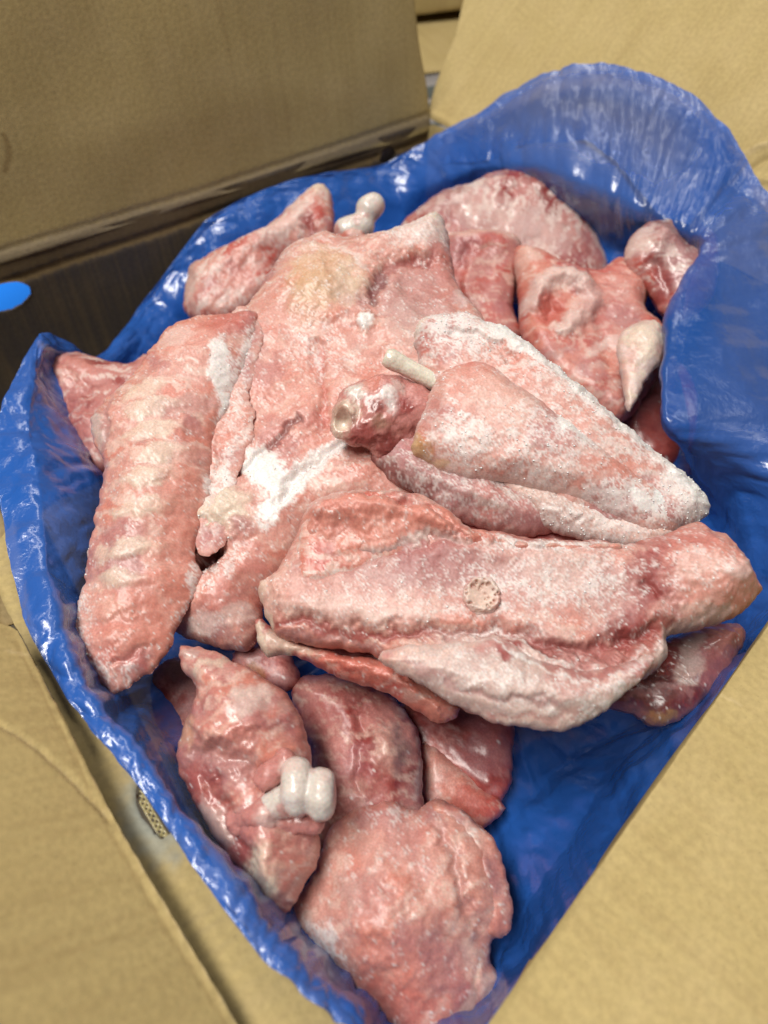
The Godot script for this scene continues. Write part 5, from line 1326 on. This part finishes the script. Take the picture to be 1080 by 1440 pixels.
	blob(wing, "cut_bone", Vector3(0.0041, 0.0470, -0.2931), Vector3(0.8900, -0.3886, 0.2386), Vector3(0.1514, 0.7454, 0.6492), [[0, 0, 0, 34.537290878948966, 0, 0, 4.6, 4.2], [-1, 0.5, 0, 2, 0, 0, 4.9, 4.6]], [[-9, 0, 0, -1.2, 0, 0, 5.6, 1.6]], [[-1, 0, 0, 5, "ochre", 0.25]], "bone", 0.5, 1.5, 0.35, M.bone)
	blob(wing, "joint", Vector3(-0.0019, 0.0277, -0.2729), Vector3(1.0000, 0.0000, 0.0000), Vector3(0.0000, 0.6429, -0.7659), [[-10, 6, 0, 2, 9, 0, 11, 12], [-13, -5, 3, -2, -4, 0, 9.5, 12], [-2, 0, -2, 16, 4, -4, 15, 13], [-16, 1, 6, -18, -5, 6, 7, 6.5], [6, 12, -3, 14, 10, -6, 9, 9], [4, -12, -2, 22, -14, -6, 10, 9]], [[-19, 5, 18, -18, -4, 12, 4.4, 4.2], [-1, -1, 22, 0, -9, 17, 2.8, 2.2], [-21, 14, 10, -12, 18, 6, 2.4, 2.0], [-6, 12, 16, -9, 3, 18, 1.4, 1.2]], [[-18, 0, 12, 10, "cream", 0.8], [-19, 1, 9, 5.5, "marrow", 0.75], [-12, 13, 10, 7, "gristle", 0.9], [5, 10, 15, 7, "frost", 0.9], [7, 4, 14, 5, "frost", 0.75], [-2, 4, 13, 4, "dark", 0.8], [14, 6, 12, 4, "dark", 0.8], [-13, -2, 14, 3, "dark", 0.7], [0, -5, 14, 5.5, "marrow", 0.9], [-9, -10, 10, 8, "wine", 0.75], [4, -15, 8, 9, "dark", 0.9], [16, -12, 6, 8, "dark", 0.6], [-4, 16, 9, 6, "coral", 0.7], [12, 4, 12, 6, "wine", 0.75], [-20, -8, 8, 6, "cream", 0.8], [9, 14, 8, 5, "fat", 0.6]], "rose", 0.75, 2.2, 1.2, M.wet)
	var front := thing("poultry_carcass", Vector3(0.0503, -0.0186, -0.1833), "long pink carcass with a round sawn bone across the front of the heap", "carcass", "frozen poultry pieces heaped in the bag")
	slab(front, "inner_meat", {"o": Vector3(0.0342, -0.0260, -0.1942), "u": Vector3(0.9993, 0.0367, 0.0110), "n": Vector3(-0.0383, 0.9571, 0.2871),
		"p": [-86.6, 22.8, -70.0, 33.9, -27.0, 46.7, 22.4, 32.5, 85.0, 29.8, 111.2, 20.2, 104.5, -1.1, 72.0, -21.3, 37.6, -39.0, 4.9, -42.0, -27.6, -33.7, -57.7, -25.2, -83.5, -14.8, -88.0, 4.5],
		"f": [["c", -47.6, -23.6, 28.9, -8.0, -2.0, -7.7, 0.5, "wine"]],
		"t": 9, "b": 12, "w": 14, "tone": ["rose", "wine", "pale"], "mb": 0.5, "mc": 0.3, "st": 1.4, "sd": 75}, M.meat)
	slab(wing, "inner_meat", {"o": Vector3(0.0361, -0.0080, -0.2464), "u": Vector3(0.9993, 0.0367, 0.0110), "n": Vector3(-0.0383, 0.9571, 0.2871),
		"p": [-43.6, 29.3, -6.3, 28.6, 42.6, -4.6, 83.8, -14.9, 74.9, -31.6, 19.7, -30.8, -14.9, -19.1, -36.1, -3.3],
		"t": 8, "b": 12, "w": 12, "tone": ["red", "wine", "rose"], "mb": 0.5, "mc": 0.25, "st": 1.4, "sd": 76}, M.meat)
	slab(front, "skin_lip", {"o": Vector3(-0.0185, -0.0140, -0.1540), "u": Vector3(0.9993, 0.0354, 0.0127), "n": Vector3(-0.0376, 0.9402, 0.3385),
		"p": [-37.6, 26.8, -27.3, 17.9, -9.8, 11.3, 9.6, 8.0, 24.5, 4.8, 41.2, -5.7, 49.3, -11.9, 50.4, -15.9, 43.9, -20.3, 37.8, -18.2, 30.6, -13.8, 20.2, -8.1, 7.6, -3.5, -7.3, 1.8, -16.0, 6.0, -24.7, 9.3, -34.4, 8.3, -37.7, 16.9],
		"f": [["r", [-11.8, 8.1, 9.6, 4.8, 26.5, -5.6, 40.9, -14.9], 4.2, 4],
			["c", 43.0, -15.9, 7.3, -2.6, -2.2, -5.5, 0.8, "coral"],
			["c", 11.8, 0.6, 22.2, -10.3, -1.8, -3.8, 0.4, "red"],
			["c", -27.1, 13.6, 15.6, -2.8, -0.6, -4.3, 0.6, "cream"],
			["l", [-37.0, 20.2, -35.1, 9.3, -22.6, 9.3], 2.5, 0.8, "cream"]],
		"t": 9, "b": 9, "w": 9, "tone": ["coral", "red", "pale"], "mb": 0.4, "mc": 0.35, "frost": 0.1, "st": 0.8, "sd": 71, "pim": 0.5}, M.meat)
	slab(front, "back_meat", {"o": Vector3(0.0494, 0.0040, -0.1752), "u": Vector3(0.9993, 0.0354, 0.0127), "n": Vector3(-0.0376, 0.9402, 0.3385),
		"p": [-104.5, 12.3, -99.8, 15.6, -94.7, 22.3, -89.6, 32.6, -86.7, 44.3, -81.3, 50.9, -73.5, 54.2, -65.7, 56.0, -58.9, 56.4, -49.9, 55.3, -42.0, 53.2, -37.6, 49.6, -30.8, 50.7, -21.0, 45.3, -16.7, 39.8, -3.7, 36.2, 9.3, 33.7, 26.5, 31.6, 43.7, 30.5, 58.6, 29.7, 71.9, 32.9, 83.2, 37.4, 91.0, 39.6, 94.6, 34.9, 100.6, 32.1, 105.8, 24.6, 108.9, 17.9, 110.9, 11.3, 112.7, 7.0, 108.6, 3.3, 102.6, -1.5, 94.7, -6.3, 85.1, -8.7, 76.8, -9.7, 70.3, -12.8, 68.8, -21.0, 62.4, -27.0, 53.8, -32.0, 47.2, -36.9, 39.6, -42.8, 30.2, -47.6, 20.2, -49.1, 10.3, -48.5, -1.5, -46.1, -13.4, -42.2, -27.3, -34.6, -41.6, -26.5, -51.9, -19.2, -68.7, -15.6, -83.5, -13.8, -94.3, -9.5, -101.0, -3.1, -103.5, 3.5],
		"f": [["b", -47.6, 39.1, 66.8, -5.8, -0.9, -13.4, 4],
			["r", [-81.1, 41.8, -58.8, 45.1, -38.8, 41.3, -23.4, 36.4, 0.4, 30.4, 26.2, 27.8, 52.0, 28.1], 7.9, 5],
			["c", -61.0, 41.6, 42.0, -0.6, 0.2, -14.9, 0.85, "coral"],
			["c", -14.7, 34.0, 37.4, -6.0, -0.9, -5.3, 0.7, "coral"],
			["c", -74.5, 48.9, 12.3, 4.6, 1.9, -5.2, 0.45, "fat"],
			["c", -52.1, 51.0, 16.3, -1.8, -0.4, -4.9, 0.5, "pale"],
			["l", [-82.4, 15.4, -69.4, 18.7, -52.0, 22.5, -41.1, 25.1, -30.1, 29.6], 1.6, 0.85, "fat"],
			["r", [-82.3, 13.9, -67.2, 16.8, -49.8, 20.7, -30.2, 26.8], 2.9, -2.2],
			["r", [-28.0, 28.4, -8.5, 27.0, 17.2, 23.4, 43.2, 26.0], 2.9, -2.5],
			["l", [-25.8, 29.5, -4.1, 26.5, 17.4, 24.9, 38.9, 26.0], 1.3, 0.6, "fat"],
			["l", [4.7, 29.6, 26.2, 27.8, 43.5, 28.7, 60.8, 30.3], 2.3, 0.6, "wine"],
			["c", -41.2, 13.9, 53.2, 1.4, 0.3, -10.9, 0.7, "mauve"],
			["c", -26.1, 17.1, 22.0, -0.2, -0.2, -9.0, 0.4, "wine"],
			["c", 7.9, 11.2, 45.6, -4.6, -2.7, -18.8, 0.4, "mauve"],
			["c", 25.2, 15.5, 18.3, -1.9, -2.1, -12.7, 0.4, "fat"],
			["c", -77.7, 5.4, 28.2, -0.3, 0.3, -9.5, 0.6, "pink"],
			["c", -58.3, -1.2, 37.0, -2.9, -0.4, -6.2, 0.4, "fat"],
			["r", [-102.0, -4.8, -85.9, -6.4, -70.9, -9.3, -55.1, -12.3, -39.3, -12.4, -22.6, -12.6, -5.9, -11.4, 6.5, -12.8, 18.5, -18.2, 34.8, -19.8, 47.3, -17.2, 60.2, -11.7], 4.0, -6.5],
			["l", [-102.0, -4.8, -85.9, -6.4, -70.9, -9.3, -55.1, -12.3, -39.3, -12.4, -22.6, -12.6, -5.9, -11.4, 6.5, -12.8, 18.5, -18.2, 34.8, -19.8, 47.3, -17.2, 60.2, -11.7], 2.1, 0.8, "wine"],
			["r", [-92.0, -11.7, -75.1, -12.2, -58.2, -15.0, -47.7, -21.3], 2.1, -4],
			["l", [-98.5, -10.6, -75.1, -12.2, -58.2, -15.0, -47.7, -20.7], 1.2, 0.7, "mauve"],
			["b", 13.5, -30.8, 43.4, -4.8, -2.4, -13.8, 9],
			["c", 5.5, -28.8, 49.7, -3.7, -2.3, -17.3, 0.6, "grey"],
			["c", -10.5, -22.6, 20.4, -3.7, -2.2, -9.9, 0.25, "frost"],
			["c", 21.0, -38.8, 32.1, -0.1, -0.9, -11.3, 0.4, "fat"],
			["c", 2.0, -18.1, 4.2, -0.0, -0.2, -2.7, 0.9, "wine"],
			["l", [14.5, -17.0, 26.4, -21.8, 40.7, -21.9, 55.4, -17.2, 66.7, -8.6], 5.1, 0.65, "wine"],
			["c", 32.1, -26.9, 17.8, 3.0, 0.8, -8.6, 0.55, "rose"],
			["l", [18.5, -18.2, 35.1, -16.3, 49.9, -11.6], 1.5, 0.5, "dark"],
			["c", 60.7, 10.7, 8.6, -2.5, -5.9, -15.7, 0.8, "wine"],
			["c", 61.2, 6.4, 4.0, -1.2, -4.1, -10.8, 0.6, "dark"],
			["c", 50.0, -10.6, 7.8, -0.1, -0.6, -5.5, 0.75, "dark"],
			["b", 44.9, 0.0, 12.1, -0.1, -1.2, -12.3, -3],
			["c", 45.3, 4.3, 9.1, -0.1, -1.2, -12.4, 0.4, "mauve"],
			["b", 92.4, 12.6, 17.4, -3.5, -4.7, -14.8, 8],
			["c", 90.6, 14.8, 25.2, -7.6, -7.3, -18.2, 0.62, "coral"],
			["c", 85.6, 23.7, 14.5, -9.9, -4.6, -6.7, 0.3, "red"],
			["c", 94.5, 12.6, 7.3, -0.1, -0.9, -5.7, 0.6, "fat"],
			["c", 80.1, 14.9, 9.1, 3.2, 1.3, -6.0, 0.6, "pale"],
			["b", 64.3, -20.0, 5.8, -2.3, -3.5, -7.2, 4],
			["c", 65.4, -18.9, 4.8, -1.9, -3.2, -6.7, 0.95, "fat"],
			["l", [66.3, -11.7, 77.1, -7.6, 94.1, -3.5], 2.7, 0.7, "grey"],
			["r", [68.6, -9.7, 81.4, -6.2, 96.3, -2.5], 1.8, -2.5],
			["c", 76.5, -11.8, 7.7, -0.1, -0.4, -2.7, 0.35, "ochre"],
			["r", [58.4, 8.5, 69.8, -0.2, 68.8, -8.6], 2.5, -2],
			["l", [-12.2, -12.2, -5.9, -11.2, 1.3, -12.3, 14.1, -22.7, 21.9, -26.8], 0.9, 0.6, "frost"],
			["l", [55.3, -18.9, 42.0, -28.9, 23.2, -36.8], 0.9, 0.5, "frost"],
			["l", [0.7, -42.6, 20.7, -42.7, 37.2, -36.9], 0.9, 0.5, "fat"],
			["f", -9.6, 0.5, 72.9, -3.2, -1.2, -15.4, 0.24],
			["f", 16.6, 13.3, 36.6, -3.7, -2.4, -15.7, 0.2],
			["f", 80.4, 17.1, 17.6, -3.5, -4.7, -15.6, 0.2],
			["f", 46.4, 15.2, 14.9, -2.9, -3.4, -12.5, 0.2],
			["l", [59.6, 19.5, 63.6, 8.5, 56.9, -4.3, 47.9, -11.6], 3.4, 0.6, "wine"],
			["f", 13.1, -36.8, 49.2, -3.6, -2.0, -14.2, 0.26],
			["k", [32.8, -40.8, 49.6, -33.0, 64.9, -23.0], 5.8, 0.34],
			["k", [0.2, 26.9, 26.0, 24.8, 56.2, 27.4], 2.6, 0.4],
			["l", [-104.0, 12.3, -103.0, 1.3, -98.7, -5.2], 2.8, 0.75, "cream"],
			["r", [-92.4, 21.2, -96.2, 7.8, -92.3, -5.3], 2.6, 2],
			["c", -97.4, 10.0, 8.0, -2.2, -2.6, -12.3, 0.5, "pale"],
			["b", -72.8, 51.7, 3.0, -0.0, 0.1, -3.8, 2.2],
			["c", -72.8, 53.7, 2.6, -0.0, 0.1, -2.8, 0.3, "fat"],
			["b", -66.9, 52.1, 3.0, -0.0, 0.1, -3.9, 2.2],
			["c", -67.0, 53.6, 2.6, -0.0, 0.0, -2.8, 0.3, "fat"],
			["b", -61.1, 52.5, 3.0, -0.0, 0.0, -3.9, 2.2],
			["c", -61.1, 53.5, 2.6, -0.0, 0.0, -2.8, 0.3, "fat"],
			["b", -55.2, 52.9, 3.0, -0.0, 0.0, -3.9, 2.2],
			["c", -55.3, 53.4, 2.6, -0.0, 0.0, -2.8, 0.3, "fat"],
			["b", -49.4, 52.4, 2.9, -0.0, -0.0, -3.8, 2.2],
			["c", -49.4, 53.3, 2.6, -0.0, -0.0, -2.8, 0.3, "fat"],
			["b", -43.6, 51.8, 2.9, -0.0, -0.0, -3.8, 2.2],
			["c", -43.6, 53.2, 2.6, -0.0, -0.0, -2.8, 0.3, "fat"],
			["b", -37.8, 51.2, 2.9, -0.0, -0.0, -3.8, 2.2],
			["c", -37.7, 53.2, 2.6, -0.0, -0.0, -2.8, 0.3, "fat"]],
		"t": 17, "b": 20, "w": 17, "tone": ["pink", "coral", "pale"], "mb": 0.28, "mc": 0.36, "frost": 0.17, "fleck": 0.012, "st": 0.75, "sd": 72, "fib": 0.55, "fibre": 0.12, "mid": 0.9, "big": 2.2, "rag": 1.4, "crystals": 0.05, "rim": "coral", "rimw": 5}, M.frosty)
	blob(front, "sawn_bone", Vector3(0.0404, 0.0202, -0.1725), Vector3(0.9993, 0.0354, 0.0127), Vector3(-0.0376, 0.9402, 0.3385), [[0, -3, 0, 0, -0.6, 0, 8.6, 8.2]], [[-6.6, 4.2, -2.0, -6.6, 1.5, -2.0, 0.99, 0.3], [-1.9, 4.2, -5.6, -1.9, 1.5, -5.6, 0.61, 0.3], [6.9, 4.2, 0.3, 6.9, 1.5, 0.3, 0.63, 0.3], [0.8, 4.2, -4.5, 0.8, 1.5, -4.5, 0.6, 0.3], [6.5, 4.2, -0.7, 6.5, 1.5, -0.7, 0.58, 0.3], [5.4, 4.2, 0.3, 5.4, 1.5, 0.3, 0.69, 0.3], [1.4, 4.2, -0.4, 1.4, 1.5, -0.4, 0.72, 0.3], [1.5, 4.2, -6.6, 1.5, 1.5, -6.6, 0.93, 0.3], [2.6, 4.2, 1.3, 2.6, 1.5, 1.3, 0.8, 0.3], [-0.3, 4.2, -2.9, -0.3, 1.5, -2.9, 0.7, 0.3], [4.7, 4.2, -1.9, 4.7, 1.5, -1.9, 0.76, 0.3], [1.3, 4.2, 1.9, 1.3, 1.5, 1.9, 0.77, 0.3], [-3.3, 4.2, -3.9, -3.3, 1.5, -3.9, 0.7, 0.3], [-4.5, 4.2, 3.4, -4.5, 1.5, 3.4, 0.81, 0.3], [2.6, 4.2, 5.5, 2.6, 1.5, 5.5, 0.69, 0.3], [-1.9, 4.2, -4.6, -1.9, 1.5, -4.6, 0.63, 0.3], [-3.7, 4.2, -3.7, -3.7, 1.5, -3.7, 0.95, 0.3], [-2.7, 4.2, -3.2, -2.7, 1.5, -3.2, 0.6, 0.3], [2.0, 4.2, 4.5, 2.0, 1.5, 4.5, 0.96, 0.3], [2.2, 4.2, -4.0, 2.2, 1.5, -4.0, 0.71, 0.3], [-5.5, 4.2, 3.7, -5.5, 1.5, 3.7, 0.67, 0.3], [3.0, 4.2, -4.4, 3.0, 1.5, -4.4, 0.93, 0.3], [4.7, 4.2, 2.7, 4.7, 1.5, 2.7, 0.8, 0.3], [-0.4, 4.2, -3.4, -0.4, 1.5, -3.4, 0.95, 0.3], [-4.0, 4.2, -3.0, -4.0, 1.5, -3.0, 0.53, 0.3], [3.5, 4.2, 3.7, 3.5, 1.5, 3.7, 0.81, 0.3], [0.5, 4.2, -4.2, 0.5, 1.5, -4.2, 0.52, 0.3], [-0.9, 4.2, -2.1, -0.9, 1.5, -2.1, 0.76, 0.3], [2.9, 4.2, -4.4, 2.9, 1.5, -4.4, 0.74, 0.3], [-6.3, 4.2, -0.4, -6.3, 1.5, -0.4, 0.96, 0.3], [0, 13.2, 0, 0, 13.2, 0.1, 11, 11]], [[0, 2, 0, 7.4, "cream", 0.7], [1, 2, -2, 4.5, "marrow", 0.42], [-3, 2, 3, 3, "marrow", 0.35], [8, 1, 3, 5, "coral", 0.7], [-6, 1, -6, 4, "rose", 0.7], [-7, 0, 4, 4, "pink", 0.8], [0, -2, 0, 9.5, "pale", 0.5]], "fat", 0.4, 1.0, 1.1, M.frosty)
	slab(front, "skin_flap", {"o": Vector3(0.0489, 0.0158, -0.1710), "u": Vector3(0.9993, 0.0354, 0.0127), "n": Vector3(-0.0376, 0.9402, 0.3385),
		"p": [-85.1, 34.3, -81.6, 41.9, -76.7, 47.2, -64.8, 51.1, -47.4, 52.2, -30.1, 48.6, -17.8, 39.0, -11.8, 33.7, 6.3, 28.6, 30.4, 25.8, 52.2, 26.1, 48.8, 22.7, 23.9, 19.8, -0.2, 20.7, -16.8, 23.1, -30.6, 20.4, -48.9, 17.1, -65.7, 12.6, -77.7, 8.3, -86.7, 12.8],
		"f": [["r", [-74.1, 45.2, -47.4, 48.8, -27.0, 43.8, -13.4, 33.4, 9.2, 27.0, 39.4, 25.3], 4.4, 3.2],
			["l", [-83.9, 9.6, -65.7, 14.5, -48.9, 19.0, -30.6, 22.3, -16.8, 24.7], 1.9, 0.75, "fat"],
			["c", -55.2, 33.9, 27.9, -0.4, 0.1, -11.0, 0.6, "coral"],
			["c", -24.1, 36.8, 14.3, -5.8, -2.7, -7.3, 0.5, "coral"],
			["c", -70.9, 42.4, 11.8, 4.4, 2.5, -6.9, 0.4, "fat"],
			["c", 0.0, 25.2, 18.0, -1.9, -0.4, -3.2, 0.4, "red"],
			["l", [-6.3, 21.1, 17.8, 19.9, 45.2, 22.7], 1.5, 0.5, "wine"],
			["f", -18.3, 24.7, 36.1, -3.7, -0.4, -3.2, 0.35],
			["b", -55.1, 29.0, 21.4, 2.9, 0.9, -6.4, 2],
			["b", -75.7, 45.5, 2.8, -0.0, 0.1, -3.4, 2.0],
			["c", -75.8, 46.2, 2.5, -0.0, 0.1, -2.4, 0.35, "fat"],
			["b", -68.8, 48.4, 2.8, -0.0, 0.1, -3.4, 2.0],
			["c", -68.9, 49.1, 2.5, -0.0, 0.0, -2.4, 0.35, "fat"],
			["b", -61.9, 50.0, 2.8, -0.0, 0.0, -3.4, 2.0],
			["c", -61.9, 50.7, 2.5, -0.0, 0.0, -2.4, 0.35, "fat"],
			["b", -54.9, 50.6, 2.8, -0.0, 0.0, -3.4, 2.0],
			["c", -55.0, 51.3, 2.5, -0.0, 0.0, -2.4, 0.35, "fat"],
			["b", -48.0, 49.8, 2.8, -0.0, -0.0, -3.4, 2.0],
			["c", -48.0, 50.5, 2.5, -0.0, -0.0, -2.4, 0.35, "fat"],
			["b", -41.1, 47.4, 2.8, -0.0, -0.0, -3.4, 2.0],
			["c", -41.1, 48.0, 2.5, -0.0, -0.0, -2.4, 0.35, "fat"],
			["b", -34.2, 42.9, 2.8, -0.0, -0.1, -3.3, 2.0],
			["c", -34.2, 43.6, 2.5, -0.0, -0.0, -2.3, 0.35, "fat"],
			["b", -27.5, 37.5, 2.8, -0.0, -0.1, -3.3, 2.0],
			["c", -27.5, 38.2, 2.5, -0.0, -0.1, -2.3, 0.35, "fat"]],
		"t": 4, "b": 5, "w": 7, "tone": ["coral", "red", "pale"], "mb": 0.25, "mc": 0.36, "frost": 0.12, "st": 0.7, "sd": 73, "pim": 0.7, "rag": 1.4, "rim": "fat", "rimw": 2.5, "big": 1.2}, M.meat)
	slab(front, "belly_membrane", {"o": Vector3(0.0613, 0.0165, -0.1411), "u": Vector3(0.9994, 0.0315, 0.0164), "n": Vector3(-0.0355, 0.8867, 0.4611),
		"p": [-64.6, 3.9, -54.0, 8.5, -36.6, 9.6, -21.2, 11.1, -12.6, 10.3, -2.3, 4.6, 7.0, 0.9, 20.2, -0.6, 33.5, 2.0, 45.2, 6.8, 42.5, 0.7, 34.8, -7.3, 22.0, -17.3, 13.3, -21.7, 4.0, -23.2, -5.3, -22.6, -16.5, -20.5, -27.6, -16.9, -40.8, -9.9, -54.0, -2.5],
		"f": [["b", -2.8, -7.7, 35.4, -2.4, -1.2, -10.7, 4],
			["c", -10.2, -4.0, 41.0, -2.8, -1.5, -13.4, 0.65, "grey"],
			["c", 4.4, -13.2, 30.0, 0.0, -0.5, -9.6, 0.5, "fat"],
			["c", 14.4, -3.0, 16.4, 2.8, 0.9, -6.9, 0.6, "rose"],
			["c", -44.4, 1.7, 15.0, -6.9, -2.9, -6.0, 0.4, "fat"],
			["c", -13.7, 5.8, 3.9, -0.0, -0.1, -2.5, 0.9, "wine"],
			["l", [-27.0, 10.7, -21.2, 11.3, -14.5, 10.0, -2.4, 1.3, 4.9, -3.0, 16.2, -4.0], 0.8, 0.7, "frost"],
			["l", [37.3, 2.5, 23.6, -5.8, 6.3, -13.2], 0.8, 0.6, "frost"],
			["l", [-14.5, -17.8, 4.2, -18.6, 19.4, -13.2], 1.1, 0.5, "rose"],
			["r", [-36.9, -5.8, -18.1, -11.4, 0.7, -13.2], 2.4, -1.5],
			["l", [-54.0, 2.6, -36.9, -5.8, -18.1, -11.4, 4.5, -12.3], 1.4, 0.6, "mauve"],
			["f", -25.3, 1.7, 21.7, -3.8, -1.7, -8.1, 0.28],
			["f", 0.9, -9.5, 40.7, -2.8, -1.3, -10.6, 0.22],
			["k", [15.5, -16.8, 30.9, -8.6, 42.9, 1.6], 4.3, 0.4],
			["l", [1.4, 2.6, 20.1, -2.1, 35.4, 1.6], 1.9, 0.55, "wine"]],
		"t": 8, "b": 9, "w": 15, "tone": ["pale", "rose", "grey"], "mb": 0.3, "mc": 0.42, "frost": 0.14, "fleck": 0.014, "st": 0.75, "sd": 74, "rim": "fat", "rimw": 2.5, "big": 1.4, "fib": 0.7, "fibre": 0.15, "crystals": 0.04}, M.frosty)
